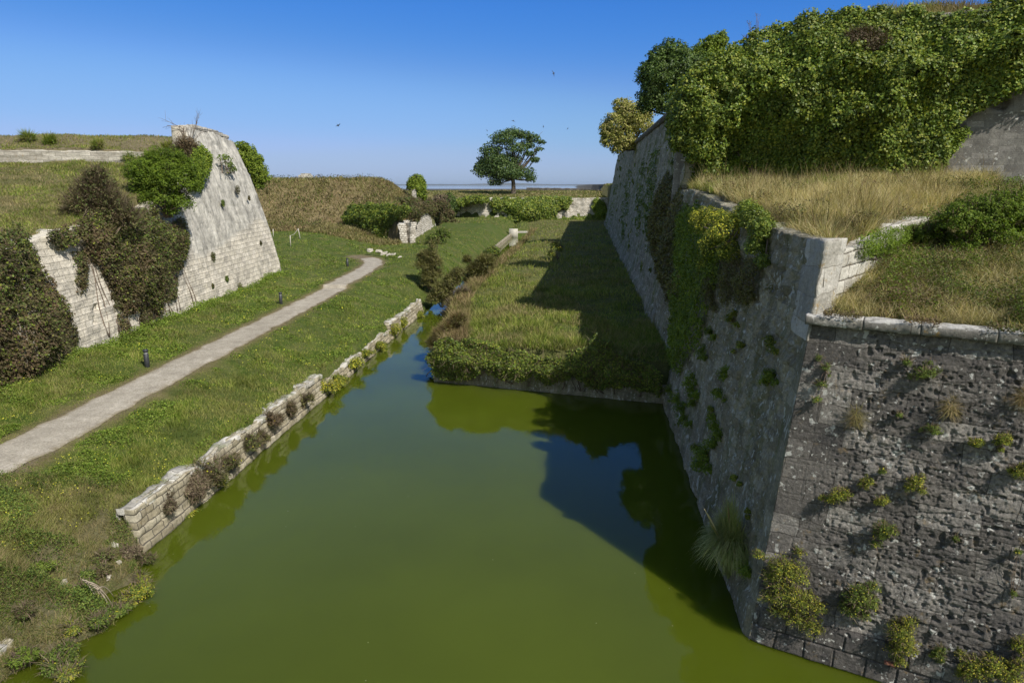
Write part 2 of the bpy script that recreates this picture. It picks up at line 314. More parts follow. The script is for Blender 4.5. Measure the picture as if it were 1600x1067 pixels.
def pathdist(X, Y):
    D = np.full(np.shape(X), 1e9)
    for (a, b) in zip(PATH[:-1], PATH[1:]):
        a = np.array(a); b = np.array(b); v = b-a; t = np.clip(((X-a[0])*v[0]+(Y-a[1])*v[1])/(v@v), 0, 1)
        D = np.minimum(D, np.hypot(X-a[0]-t*v[0], Y-a[1]-t*v[1]))
    return D
def regions(X, Y):
    r = {}
    a1 = (X-A[0])*-n1[0]+(Y-A[1])*-n1[1]; s1 = (X-A[0])*d1[0]+(Y-A[1])*d1[1]
    a2 = (X-TC[0])*-n2[0]+(Y-TC[1])*-n2[1]
    ar = -((X-T[0])*RN[0]+(Y-T[1])*RN[1])
    a3 = (X-C3[0])*-n3[0]+(Y-C3[1])*-n3[1]
    r['a1'], r['s1'], r['a2'], r['ar'], r['a3'] = a1, s1, a2, ar, a3
    r['apron'] = (a2 > .35) & (a1 > 1.7)
    r['plat'] = (ar > .35) & (a1 > 1.75) & (a2 > 0)
    r['high'] = ((a3 > 1.5) | (Y > 60)) & (a1 > 3.3) & (Y < 150+(X-18)*.2) & (a2 > 0)
    r['island'] = (X > ix(Y)+.35) & (Y > 35.8-(X+4.2)*.335+.4) & (Y < 168)
    r['leftlow'] = (X < np.where(Y < 46, -22.4, -24.2)) & (Y < 61.2+(-23.5-X)*.6)
    r['moat'] = (X > qs(Y)) & (~r['island']) & (Y < 141)
    return r
def ground_h(X, Y, detail=True):
    X = np.asarray(X, float); Y = np.asarray(Y, float); r = regions(X, Y)
    d = qs(Y)-X
    # ditch floor, left bank
    wq = ss(16.9, 18.9, Y); z = (1.15*ss(0, 3.2, d)+.25*ss(.0, .3, d))*(1-wq)+wq*1.2*ss(.08, .5, d)
    z = np.where(Y > 56, .15+1.3*ss(0, 2.4, d), z)
    z = z+.95*ss(.5, 5.5, d)
    z = z+.45*ss(-17.3, -20.8, X)*(Y < 64)
    z = z+.7*ss(60, 72, Y)*ss(-18, -30, X)+.35*ss(58, 85, Y)
    # mound
    base = 2.8+2.9*ss(-28, -21, X); Yf = 93+1.17*np.clip(-14-X, 0, 9.5)+2*ss(-26, -40, X)
    zm = base+(11.25-base)*ss(0, 1, (Y-Yf+1)/19.)
    fl = 5.6+5.8*ss(14.4, 27, -X)+.6*ss(110, 130, Y)
    zm = np.minimum(zm, fl); zm = zm-1.0*ss(-30, -60, X)*0
    inm = (X < -14.75) & (Y > Yf) & (Y < 137)
    z = np.where(inm, np.maximum(zm, z), z)
    # the slope below the mound
    z = np.where((Y > 72) & (Y <= Yf) & (X < -17), z+1.1*ss(72, 93, Y)*ss(-17, -24, X), z)
    zi = 1.55+.55*ss(0, 5, X-ix(Y))+.15*ss(140, 165, Y)
    z = np.where((X > qx(Y)+.0) & (Y >= 141), 1.9, z)
    z = np.where(r['moat'], -1.2, z)
    z = np.where(r['island'], zi, z)
    # field beyond
    zf = 7.2+1.35*ss(168, 205, Y)
    z = np.where(Y > 168.6, zf, z)
    out = ss(219, 226, Y)
    z = z*(1-out)+out*(.8-2.2*ss(400, 2600, Y))
    # left bastion earth
    dist = (X-PL[0])*PN[0]+(Y-PL[1])*PN[1]
    zl = np.where(dist > .3, 12.25-4.15*np.clip(dist, 0, 60)/21.7, 13.0+1.1*ss(.2, -3.5, dist))
    zl = np.where((X > -27) & (Y > 49), np.maximum(zl, 12.2+1.9*ss(-26.5, -24.5, X)*ss(51, 53, Y)), zl)
    z = np.where(r['leftlow'], zl, z)
    # right bastion earth
    za = ZC+.25+.165*np.clip(r['a2']-.4, 0, 30)+.1*np.clip(r['a2']-9, 0, 30)*0; za = np.minimum(za, 10.2)
    z = np.where(r['apron'], za, z)
    z = np.where(r['plat'], 9.15+1.1*ss(17, 34, Y)+.25*ss(12, 20, X), z)
    z = np.where(r['high'], 16.2+1.5*ss(0, 5, np.minimum(r['a1']-3.3, np.where(Y < 60, r['a3']-1.5, 99)))+2.2*ss(4, 12, r['a1']), z)
    if detail:
        pd = pathdist(X, Y); m = ss(1.15, 2.4, pd)
        nz = (fbm(xyz(X*.35, Y*.35), 4, 3)-.5)*.5+(fbm(xyz(X*1.6, Y*1.6), 3, 9)-.5)*.16
        z = np.where(z > .05, z+nz*m*np.where(r['plat'] | r['apron'], .6, 1)*(Y < 400)*np.where(z < 1, .4, 1), z)
        z = z-.08*ss(.72, .5, pd)
    return z
def axis(parts):
    out = []
    for a, b, st in parts: out.append(np.arange(a, b, st))
    return np.unique(np.round(np.concatenate(out), 3))
gx = np.concatenate([-np.geomspace(9000, 75, 26), axis([(-72, -30, 1.2), (-30, -7, .3), (-7, 6, .4), (6, 24, .3), (24, 70, 1.4)]), np.geomspace(72, 9000, 26)])
gy = np.concatenate([-np.geomspace(3000, 22, 10), axis([(-20, 10, 1.2), (10, 62, .3), (62, 142, .6), (142, 232, 1.)]), np.geomspace(233, 9000, 50)])
GX, GY = np.meshgrid(gx, gy)
GZ = ground_h(GX, GY)
ni, nj = GX.shape
idx = np.arange(ni*nj).reshape(ni, nj)
F = np.stack([idx[:-1, :-1], idx[:-1, 1:], idx[1:, 1:], idx[1:, :-1]], -1).reshape(-1, 4)
R = regions(GX, GY); PDm = pathdist(GX, GY)
dry = np.zeros_like(GX)+.12
dry = np.where((GX < -14.7) & (GY > 92) & (GY < 168), .95, dry)
dry = np.where(R['leftlow'], .6, dry); dry = np.where(R['plat'], 1., dry); dry = np.where(R['high'], .9, dry); dry = np.where(R['apron'] & ~R['plat'], .55, dry)
dry = np.where(R['island'] & (GY < 60), .25, dry); dry = np.where(R['island'] & (GY > 60), .4, dry)
dry = np.where((GY > 168), .55, dry)
dry = np.maximum(dry, .8*ss(1.9, .9, PDm))
soil = np.zeros_like(GX); db = qx(GY)-GX
soil = np.where((GY < 19) & (db > -1.6) & (db < 4), .42*ss(3.6, 1.2, db), soil)
soil = np.where(R['leftlow'], .12, soil)
soil = np.maximum(soil, .5*ss(1.25, .95, PDm))
soil = np.where(R['leftlow'] & ((GX-PL[0])*PN[0]+(GY-PL[1])*PN[1] < .3), .5, soil)
mud = ss(219, 226, GY)
g = mk('ground', np.stack([GX, GY, GZ], -1).reshape(-1, 3), F, M['ground'], smooth=True, attrs={'dry': dry, 'soil': soil, 'mud': mud})
tag(g, 'grassy earth of the ditch, ramparts and far field', 'ground', kind='structure')
# path
pp = np.array(PATH); tt = np.linspace(0, 1, 420)
seg = np.concatenate([[0], np.cumsum(np.hypot(*np.diff(pp, axis=0).T))]); 
def catmull(t):
    s = t*seg[-1]; k = np.convolve(np.interp(s, seg, pp[:, 0]), np.ones(21)/21, 'same'), np.convolve(np.interp(s, seg, pp[:, 1]), np.ones(21)/21, 'same')
    return np.stack(k, -1)[12:-12]
pc = catmull(tt); tn = np.gradient(pc, axis=0); tn /= np.linalg.norm(tn, axis=1, keepdims=True); nn = np.stack([-tn[:, 1], tn[:, 0]], -1)
wL = .96+.24*(fbm(xyz(pc[:, 1]*1.3, pc[:, 0]*0), 4, 21)-.5)*2; wR = .96+.24*(fbm(xyz(pc[:, 1]*1.3, pc[:, 0]*0+9), 4, 22)-.5)*2
us = np.linspace(-1, 1, 13)
W = np.where(us[None] < 0, wR[:, None]*us[None], wL[:, None]*us[None])
PX = pc[:, 0, None]+nn[:, 0, None]*W; PY = pc[:, 1, None]+nn[:, 1, None]*W
PZ = ground_h(PX, PY, False)+.012+.02*(1-us[None]**2)
a_, b_ = PX.shape; idx = np.arange(a_*b_).reshape(a_, b_)
F = np.stack([idx[:-1, :-1], idx[1:, :-1], idx[1:, 1:], idx[:-1, 1:]], -1).reshape(-1, 4)
tag(mk('path', np.stack([PX, PY, PZ], -1).reshape(-1, 3), F, M['path'], smooth=True, attrs={'edge': np.broadcast_to(np.abs(us)[None]**6, PX.shape)}),
    'pale gravel footpath running along the foot of the left bastion', 'path', kind='structure')
# waters
V = np.array([[-16, -40, 0], [12, -40, 0], [19.5, 141, 0], [-10, 141, 0]], float)
tag(mk('moat_water', V, np.array([[0, 1, 2, 3]]), M['water']), 'still green algae-tinted water of the moat', 'water', kind='structure')
V = np.array([[-13000, 1500, -.9], [13000, 1500, -.9], [13000, 13500, -.9], [-13000, 13500, -.9]], float)
tag(mk('sea', V, np.array([[0, 1, 2, 3]]), M['sea']), 'blue strip of sea beyond the mudflats', 'sea', kind='structure')
# far coast
xs = np.linspace(-9000, 9000, 400); hh = 6+38*fbm(xyz(xs*.0012, xs*0+3), 4, 5)**1.5*ss(-9000, -1500, xs)*ss(6000, 600, xs)+4*vn(xyz(xs*.02, xs*0), 4)
V = np.concatenate([xyz(xs, 11000+xs*0, -2), xyz(xs, 11200+xs*0, hh), xyz(xs, 11900+xs*0, -2)]); k = np.arange(399)
F = np.concatenate([np.stack([k, k+1, k+401, k+400], -1), np.stack([k+400, k+401, k+801, k+800], -1)])
M['coast'] = plain('far_coast', (.10, .12, .13), .9, .3, .002)
tag(mk('hills', V, F, M['coast'], smooth=True), 'low coastline along the horizon across the water', 'hills', kind='structure')
# ------------------------------------------------------------------ walls
def wall(name, foot, top, nrm, nz, disp, mat, parent=None, thick=.7, prof=None, cap=True, attrs=None, backz=-1., shear=None):
    """foot, top (n,3); nrm (n,2) outward; disp(U,Z,P)->metres along the outward normal; real thickness behind"""
    foot = np.asarray(foot, float); top = np.asarray(top, float); nrm = np.asarray(nrm, float); n = len(foot)
    s = np.concatenate([[0], np.cumsum(np.hypot(*np.diff(foot[:, :2], axis=0).T))])
    t = np.linspace(0, 1, nz)
    P = foot[:, None]+(top-foot)[:, None]*t[None, :, None]
    if prof is not None:
        hz = P[..., 2]-foot[:, None, 2]; o = prof(hz); P[..., :2] = foot[:, None, :2]-nrm[:, None]*o[..., None]
        if shear is not None: P[..., :2] += shear[:, None]*o[..., None]
    U = np.broadcast_to(s[:, None], P.shape[:2]); Z = P[..., 2]
    D = disp(U, Z, P)
    N3 = np.concatenate([nrm, np.zeros((n, 1))+.12], 1)
    P = P+N3[:, None]*D[..., None]
    thick = np.broadcast_to(thick, (n,))[:, None]
    uv = np.stack([U, Z], -1)
    V = P.reshape(-1, 3); UV = uv.reshape(-1, 2)
    idx = np.arange(n*nz).reshape(n, nz)
    F = [np.stack([idx[:-1, :-1], idx[1:, :-1], idx[1:, 1:], idx[:-1, 1:]], -1).reshape(-1, 4)]
    # top strip and back
    k = 5; tk = np.linspace(0, 1, k)
    last = P[:, -1]
    tops = np.stack([last-np.concatenate([nrm, np.zeros((n, 1))], 1)*thick*q+np.array([0, 0, 1.])*(.10*(vn(last*3+q*5, 31)-.5)*(0 < q))[:, None] for q in tk[1:]]+
                    [last-np.concatenate([nrm, np.zeros((n, 1))], 1)*(thick+.03)+np.array([0, 0, backz])], 1)
    b0 = len(V); V = np.concatenate([V, tops.reshape(-1, 3)])
    uvt = np.stack([np.broadcast_to(s[:, None], tops.shape[:2]), last[:, None, 2]+np.arange(1, k+1)[None]*.15], -1); UV = np.concatenate([UV, uvt.reshape(-1, 2)])
    idt = b0+np.arange(n*k).reshape(n, k); idt = np.concatenate([idx[:, -1:], idt], 1)
    F.append(np.stack([idt[:-1, :-1], idt[1:, :-1], idt[1:, 1:], idt[:-1, 1:]], -1).reshape(-1, 4))
    # end caps
    for e, sgn in ((0, 1), (n-1, -1)):
        b1 = len(V); bk = P[e].copy(); bk[:, :2] -= nrm[e]*(thick[e]+.02); bk[:, 2] -= 0
        V = np.concatenate([V, bk]); UV = np.concatenate([UV, np.stack([bk[:, 0]*0+s[e]+thick[e], bk[:, 2]], -1)])
        q = np.arange(nz-1); f = np.stack([idx[e][q], idx[e][q+1], b1+q+1, b1+q], -1); F.append(f if sgn > 0 else f[:, ::-1])
    at = {}
    if attrs is not None:
        a = np.zeros(len(V)); a[:n*nz] = attrs(U, Z, P).ravel(); at = {'render': a}
    return mk(name, V, np.concatenate(F), mat, parent, uv=UV, smooth=True, attrs=at)
def rough(a, sc=1.5, s=0, o=4): return lambda U, Z, P: a*(fbm(P*sc, o, s)-.5)*2
def courses(U, Z, bw, bh, s=0, joint=.025):
    row = np.floor(Z/bh); uu = U/bw+.5*(row % 2)+_h(row.astype(np.int64), row.astype(np.int64)*0, row.astype(np.int64)*0, s)*.3
    col = np.floor(uu); fu = (uu-col)*bw; fz = Z-row*bh
    e = np.minimum(np.minimum(fu, bw-fu), np.minimum(fz, bh-fz))
    blk = _h(col.astype(np.int64), row.astype(np.int64), col.astype(np.int64)*0, s+5)
    return blk, 1-ss(0, joint, e)
# --- right bastion
rb = empty('bastion', (A[0]+3, A[1]+3, 0), 'weathered grey stone bastion at the right, sharp corner standing in the green water', 'bastion')
sL = 10.5; nu = 560; s = np.linspace(0, sL, nu)
foot = A+s[:, None]*d2; top = foot+ZC*(K2*-n2+SH2*d2*np.exp(-s/6)[:, None]*1)+np.array([0, 0, ZC])
def disp_lit(U, Z, P):
    q = ss(.25, 1.5, U-.35*(vn(xyz(np.floor(Z/.72)*3.1, U*0), 3)))          # smooth quoins beside the arris
    blk, j = courses(U+.05*fbm(P*2, 2, 3), Z+.12*(fbm(P*1.0, 3, 4)-.5), .82, .36, 3)
    er = fbm(P*np.array([1.3, 1.3, 2.4]), 4, 40)
    a = (.03*(blk-.5)-.022*j)+.11*(er-.5)
    f1 = fbm(P*np.array([5., 5., 6.5]), 4, 41); f2 = vn(P*15, 42); f3 = vn(P*32, 43)
    soft = ss(.42, .60, fbm(P*np.array([.7, .7, 1.3]), 4, 47))
    f4 = fbm(P*np.array([12, 12, 15]), 3, 49); cr = 1-np.abs(2*fbm(P*np.array([1.4, 1.4, 4.5]), 4, 50)-1)
    a = a+(.085*(np.abs(f1-.5)*2)-.03)*(.10+.90*soft)+.022*(f2-.5)+.026*(f3-.5)+.05*(np.abs(f4-.5)*2-.3)*(.25+.75*soft)-.06*ss(.95, 1., cr)
    pit = ss(.76, .86, vn(P*7.5, 44))+.6*ss(.76, .86, vn(P*15, 45)); a = a-.07*pit
    lump = ss(.7, .9, vn(P*8, 48)); a = a+.035*lump
    plinth = ss(1.0, .8, Z)*.10*ss(0, .25, U)
    qj = courses(U+0*Z, Z, 1.05, .72, 8)[1]
    sm = -.012*qj+.02*(fbm(P*3, 4, 46)-.5)
    lo = ss(.9, .6, Z)
    bl2 = courses(U+.1*fbm(P*1.5, 2, 3), Z, .62, .42, 12); pl = .03*(bl2[0]-.5)-.05*bl2[1]+.06*(f1-.5)
    a = a*.52-.018*pit
    return (a*q+sm*(1-q))*(1-lo)+pl*lo+plinth
wall('sunlit_face', foot, top, np.tile(n2[:2], (nu, 1)), 380, disp_lit, M['dark'], rb, .8)
# shaded lower face
nu = 620; s = 27.6*np.linspace(0, 1, nu)**1.25
foot = A+s[:, None]*d1; ztp = ZT+.95*ss(4, 24, s)+.25*(fbm(xyz(s*1.2, s*0), 4, 51)-.5)*ss(1, 3, s)
top = foot+(ztp[:, None])*(k1(s)[:, None]*-n1+SH1*d1*np.exp(-s/5)[:, None])+np.array([0, 0, 1.])*ztp[:, None]
def disp_sh(U, Z, P):
    q = ss(.15, .9, U-.3*vn(xyz(np.floor(Z/.72)*3.1, U*0), 3))
    blk, j = courses(U, Z+.1*(fbm(P*1., 3, 4)-.5), .8, .36, 3)
    rg_ = ss(.6, 6, Z+2*(fbm(P*.5, 3, 68)-.5)*2)
    a = .03*(blk-.5)-.02*j+.14*(fbm(P*1.2, 4, 60)-.5)+(.22*(np.abs(fbm(P*3, 4, 61)-.5)*2-.3)+.10*(fbm(P*9, 3, 69)-.5))*(.15+.85*rg_)-.07*ss(.74, .86, vn(P*6, 44))-.05*ss(.76, .86, vn(P*12, 45))
    a = a+.25*ss(8, 14, U)*(fbm(P*.6, 3, 62)-.5)
    return a*q+.02*(fbm(P*3, 4, 46)-.5)*(1-q)-.008*courses(U, Z, 1.05, .72, 8)[1]*(1-q)+ss(.9, .7, Z)*.10*ss(0, .25, U)
wall('shaded_face', foot, top, np.tile(n1[:2], (nu, 1)), 240, disp_sh, M['shade'], rb, .002+.8*ss(.2, 1.8, s))
# redan parapet wall above the cordon
nu = 200; s = np.linspace(.6, 9.5, nu); foot = TC+np.array([0, 0, -.3])+s[:, None]*RD; top = T+s[:, None]*RD+np.array([0, 0, 1.])*(.22*(fbm(xyz(s*1.5, s*0), 3, 52)-.5)*ss(.8, 1.4, s)+.5*ss(2, 9, s)-.25*ss(.8, 1.2, s))[:, None]
dpar = lambda U, Z, P: (.04*(courses(U, Z, .7, .33, 21)[0]-.5)-.05*courses(U, Z, .7, .33, 21)[1]+.12*(fbm(P*2.5, 4, 70)-.5))*ss(.5, 1.2, U)+.02*(fbm(P*5, 3, 71)-.5)
wall('parapet_wall', foot, top, np.tile(RN[:2], (nu, 1)), 60, dpar, M['parapet'], rb, .05+.65*ss(.2, 1.6, s))
# coping blocks
mb = MB(); s = -.1; 
ph = 0
while s < sL:
    L = 1.0+.5*random.random(); e = min(s+L-.015, sL)
    us_ = np.linspace(s, e, 30); prof_ = [(.13, 0), (.15, .02), (.15, .15), (.12, .20), (.0, .23), (-.25, .24), (-.5, .2)]
    P = np.array([[TC+u*d2+n2*a+np.array([0, 0, z+.015]) for (a, z) in prof_] for u in us_])
    P = P+(fbm(P*3, 4, 77)-.5)[..., None]*np.array([n2[0]*.10, n2[1]*.10, .09])+(fbm(P*12, 3, 78)-.5)[..., None]*np.array([n2[0]*.05, n2[1]*.05, .04])
    idx = np.arange(30*7).reshape(30, 7); F = np.stack([idx[:-1, :-1], idx[1:, :-1], idx[1:, 1:], idx[:-1, 1:]], -1).reshape(-1, 4)
    uv = np.stack([np.broadcast_to(us_[:, None], (30, 7)), np.broadcast_to(np.arange(7)[None]*.12, (30, 7))], -1).reshape(-1, 2)
    mb.add(P, F, [list(range(7))], [list(range(29*7, 30*7))[::-1]], uv=uv)
    s += L
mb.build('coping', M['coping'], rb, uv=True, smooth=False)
# solid quoined tip of the parapet
zz = np.linspace(ZC-.35, ZT+.04, 46); ua = np.linspace(1.15, 0, 26); ub = np.linspace(0, 1.25, 28)[1:]; nu = len(ua)+len(ub)
G = np.zeros((46, nu, 3)); UU = np.concatenate([-ua, ub])
for a_i, z_ in enumerate(zz):
    O = A+OFF*z_; O[2] = z_
    r1 = .05+.012*(z_ > ZT-.3); ca_ = O+d1*ua[:, None]+n1*r1; cb_ = O+RD*ub[:, None]+RN*r1; ca_[-1] = O+unit(n1+RN)*r1*1.3
    G[a_i] = np.concatenate([ca_, cb_])
Nn = np.concatenate([np.tile(n1, (len(ua), 1)), np.tile(RN, (len(ub), 1))]); ed_ = .55 if 0 else 1
G += Nn[None]*((fbm(G*3, 4, 15)-.5)*.07+(fbm(G*11, 3, 16)-.5)*.035-.016*courses(np.broadcast_to(UU+5, (46, nu)), np.broadcast_to(zz[:, None], (46, nu)), 1.0, .62, 4, .03)[1])[..., None]
G[-1, :, 2] += (fbm(G[-1]*2, 3, 17)-.5)*.12
idx = np.arange(46*nu).reshape(46, nu); F4 = np.stack([idx[:-1, :-1], idx[:-1, 1:], idx[1:, 1:], idx[1:, :-1]], -1).reshape(-1, 4)
V = G.reshape(-1, 3); cen_ = G[-1].mean(0)+[0, 0, .02]; V = np.concatenate([V, cen_[None]]); F3 = np.array([[idx[-1, q_], idx[-1, q_+1], len(V)-1] for q_ in range(nu-1)]+[[idx[-1, -1], idx[-1, 0], len(V)-1]]); Fb = np.array([[idx[q_, -1], idx[q_, 0], idx[q_+1, 0], idx[q_+1, -1]] for q_ in range(45)])
uv = np.concatenate([np.stack([np.broadcast_to(UU, (46, nu)), np.broadcast_to(zz[:, None], (46, nu))], -1).reshape(-1, 2), [[0, ZT]]])
mk('quoin_tip', V, [F4, Fb, F3], M['tip'], rb, uv=uv)
def slab(c, ax, ay, az, sx, sy, sz, s=0, rough_=.03, nseg=7):
    g_ = np.linspace(-1, 1, nseg); V = []; F = []; off = 0
    for a in range(3):
        for sg in (-1, 1):
            q, w = np.meshgrid(g_, g_, indexing='ij'); P = np.zeros(q.shape+(3,)); P[..., a] = sg; P[..., (a+1) % 3] = q*sg; P[..., (a+2) % 3] = w
            id_ = off+np.arange(nseg*nseg).reshape(nseg, nseg); F.append(np.stack([id_[:-1, :-1], id_[1:, :-1], id_[1:, 1:], id_[:-1, 1:]], -1).reshape(-1, 4)); off += nseg*nseg
            V.append(P.reshape(-1, 3))
    P = np.concatenate(V); r = np.linalg.norm(P, axis=1, keepdims=True); P = P*(1-.10*ss(1.2, 1.75, r))
    W_ = np.array(c)+P[:, :1]*np.array(ax)*sx+P[:, 1:2]*np.array(ay)*sy+P[:, 2:]*np.array(az)*sz
    W_ = W_+(fbm(W_*4+s, 3, 80)-.5)[:, None]*P*rough_*2
    return W_, np.concatenate(F)
# brick repair and base stones
P0 = A+2.15*d2; 
mb = MB()
for zz in (.52,):
    c = A+d2*2.9+zz*(K2*-n2)+n2*.18+np.array([0, 0, zz]); V, F = slab(c-n2*.03, d2, n2, (0, 0, 1), .12, .06, .02, zz, .01, 4); mb.add(V, F)
mb.build('brick_repair', M['brick'], rb)
# --- high rampart
hr = empty('rampart', (20, 60, 10), 'tall grey rampart wall in shade running into the distance beside the grass', 'rampart')
nu = 760; s = 26.5+110*np.linspace(0, 1, nu)**1.3
foot = A+s[:, None]*d1; ztp = 16.25+.25*(fbm(xyz(s*.8, s*0), 4, 53)-.5)+.3*ss(90, 110, s)
top = foot+ztp[:, None]*(k1(s)[:, None]*-n1)+np.array([0, 0, 1.])*ztp[:, None]
def disp_far(U, Z, P): return .2*(fbm(P*.5, 4, 63)-.5)+.34*(fbm(P*2.2, 4, 64)-.5)-.25*ss(.72, .85, vn(P*np.array([.9, .9, .7]), 65))*ss(4, 8, Z)+.12*ss(3.2, 2.8, Z+.4*(fbm(P*.5, 2, 66)-.5))
wall('long_face', foot, top, np.tile(n1[:2], (nu, 1)), 120, disp_far, M['shadefar'], hr, 1.2)
# rounded far shoulder then turning right
ang = np.linspace(0, 1.75, 50); cen = A+136.5*d1-n1*5.; R0 = 5.
nr = np.stack([-np.cos(ang)*.9946+np.sin(ang)*.1034, np.cos(ang)*.1034+np.sin(ang)*.9946], -1)
foot = np.concatenate([cen[:2]+nr*R0, np.zeros((50, 1))], 1); foot = np.concatenate([foot, foot[-1:]+np.linspace(.5, 25, 30)[:, None]*np.array([[.95, .05, 0]])]); nr = np.concatenate([nr, np.tile(nr[-1:], (30, 1))])
top = foot+16.4*np.concatenate([-nr*.165, np.ones((80, 1))], 1)
wall('shoulder', foot, top, nr, 80, disp_far, M['shadefar'], hr, 1.2)
# upper grey wall over the platform
nu = 300; s = np.linspace(-.8, 42, nu); foot = C3+s[:, None]*d3; foot[:, 2] = 9.0; top = foot+(7.3+2.4*ss(1, 9, s))[:, None]*np.array([-n3[0]*K3, -n3[1]*K3, 1.])
wall('upper_face', foot, top, np.tile(n3[:2], (nu, 1)), 90, lambda U, Z, P: .10*(fbm(P*1.1, 4, 66)-.5)-.35*ss(.7, .8, fbm(P*.9, 3, 67)), M['upper'], hr, 1.0)
# cordon
cs_ = np.linspace(28, 101, 160); cp = A+cs_[:, None]*d1+16.0*(k1(cs_)[:, None]*-n1)+np.array([0, 0, 16.0])+n1*.1
cp += (fbm(cp*.8, 3, 90)-.5)[:, None]*.12
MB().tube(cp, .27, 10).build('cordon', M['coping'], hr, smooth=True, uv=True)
# --- left bastion
lb = empty('bastion', (-24, 50, 2), 'pale limestone bastion at the left with a tall pointed corner above the path', 'bastion')
Ys = np.linspace(14, 61.3, 520); foot = xyz(-20.6+.0*Ys, Ys, 2.0); zt = zt_left(Ys)+.35*(fbm(xyz(Ys*.9, Ys*0), 4, 54)-.5)
top = foot.copy(); top[:, 2] = zt
shr = np.stack([0*Ys, -.586*np.exp(-(61.3-Ys)/5)], -1)
dl = lambda U, Z, P: (.03*(courses(U, Z, .62, .34, 23)[0]-.5)-.03*courses(U, Z, .62, .34, 23)[1]+.16*(fbm(P*.8, 4, 72)-.5)+.07*(fbm(P*4, 3, 73)-.5)-.22*ss(11.5, 13.5, Z+2*(fbm(P*.6, 3, 74)-.5))*fbm(P*1.5, 3, 75)-.4*ss(.72, .82, fbm(P*1.1, 3, 76))*ss(38, 30, P[..., 1]))
rend = lambda U, Z, P: np.clip(ss(4.0, 7.5, Z-.16*(P[..., 1]-47))*ss(40, 48, P[..., 1])*.9+.2*ss(58.5, 60.5, P[..., 1]), 0, 1)
wall('long_face', foot, top, np.tile([1., 0.], (520, 1)), 130, dl, M['pale'], lb, 1.1, prof=off_left, attrs=rend, shear=shr)
fs = np.linspace(0, 40, 120); f2 = np.array([-20.6, 61.3])+fs[:, None]*np.array([[-.87, .49]])
foot = np.concatenate([f2, np.zeros((120, 1))+2.], 1); top = foot.copy(); top[:, 2] = 14.0
fdir = np.array([-.87, .49]); oa = np.array([-1., -.586]); shf = (oa@fdir)*fdir[None]*np.exp(-fs/5)[:, None]
wall('far_face', foot, top, np.tile([.49, .87], (120, 1)), 90, lambda U, Z, P: .1*(fbm(P*1.2, 3, 5)-.5)*ss(0, 1, U), M['pale'], lb, 1.1, prof=off_left, attrs=lambda U, Z, P: U*0+.75, shear=shf)
# flat coping slabs along the tall top
mb = MB(); y = 53.2
while y < 58.6:
    L = .7+.5*random.random(); z0 = float(np.interp(y+L/2, [52.5, 57, 62], [14.75, 14.6, 13.95])); x0 = -20.6-float(off_left(z0-2.))
    V, F = slab((x0-.36, y+L/2, z0-.02), (0, 1, -.05), (-1, 0, 0), (0, 0, 1), L/2-.02, .34, .16, y, .04, 4); mb.add(V, F); y += L
mb.build('coping', M['farpale'], lb)
# --- parapet wall on the left bastion
s = np.linspace(-42, 11.6, 300); b = PL+s[:, None]*PD+PN*.95; foot = np.concatenate([b, np.zeros((300, 1))+11.7], 1); top = foot.copy(); top[:, 2] = 12.86+.0*s+.12*(vn(xyz(np.floor(s/1.4)*3.3, s*0), 6)-.5)+.10*(fbm(xyz(s, s*0), 3, 7)-.5)
o = wall('stone_wall', foot, top, np.tile(PN, (300, 1)), 14, lambda U, Z, P: .05*(courses(U, Z, .9, .3, 30)[0]-.5)-.06*courses(U, Z, .9, .3, 30)[1], M['farpale2'], None, 1.1)
tag(o, 'long low pale stone wall on top of the left bastion below the earth bank', 'wall')
# --- quay
def quay(name, Ya, Yb, ztop, label, mat=M['quay']):
    n = max(8, int((Yb-Ya)/.06)); Ys = np.linspace(Ya, Yb, n); r = empty(name, (float(qx((Ya+Yb)/2))-.3, (Ya+Yb)/2, 0), label, 'quay wall')
    foot = xyz(qx(Ys), Ys, -.6); nrm = np.tile([.9963, -.0857], (n, 1))
    zt = ztop(Ys); top = foot.copy(); top[:, 2] = zt; top[:, 0] -= .16
    dq = lambda U, Z, P: .05*(courses(U, Z, .55, .24, 33)[0]-.5)-.05*courses(U, Z, .55, .24, 33)[1]+.10*(fbm(P*2, 4, 34)-.5)+.10*ss(.3, .2, Z)
    wall('wall_face', foot, top, nrm, 44, dq, mat, r, .3, backz=-.5)
    f2 = top-np.array([.0, 0, .16]); f2[:, 0] += .03; t2 = top+np.array([0, 0, .02])+np.array([0, 0, 1.])*(.16*(fbm(xyz(Ys*2.2, Ys*0), 4, 19)-.5))[:, None]
    wall('top_course', f2, t2, nrm, 5, lambda U, Z, P: .4*(fbm(P*1.6, 4, 35)-.58), M['quaytop'], r, .28+.35*fbm(xyz(Ys*.8, Ys*0), 3, 20), backz=-.4)
    return r
quay('quay_wall', 18.1, 33.2, lambda Y: 1.2+.25*(fbm(xyz(Y*.9, Y*0), 4, 36)-.5)+.12*ss(22, 20, Y), 'broken pale limestone quay wall nearest the viewer along the left bank')
quay('quay_wall', 33.6, 46, lambda Y: .75+.5*(fbm(xyz(Y*.7, Y*0), 4, 37)-.5), 'low overgrown stretch of quay wall with yellow flowering tufts, between the two exposed stretches')
quay('quay_wall', 46.3, 56.5, lambda Y: 1.15+.5*(fbm(xyz(Y*.7, Y*0), 4, 38)-.5), 'white crumbling stretch of quay wall below the dark conical shrub')
quay('quay_wall', 9.5, 13.6, lambda Y: .45+.3*(fbm(xyz(Y*.7, Y*0), 4, 39)-.5), 'short low stone remnant at the water edge in the bottom left corner')
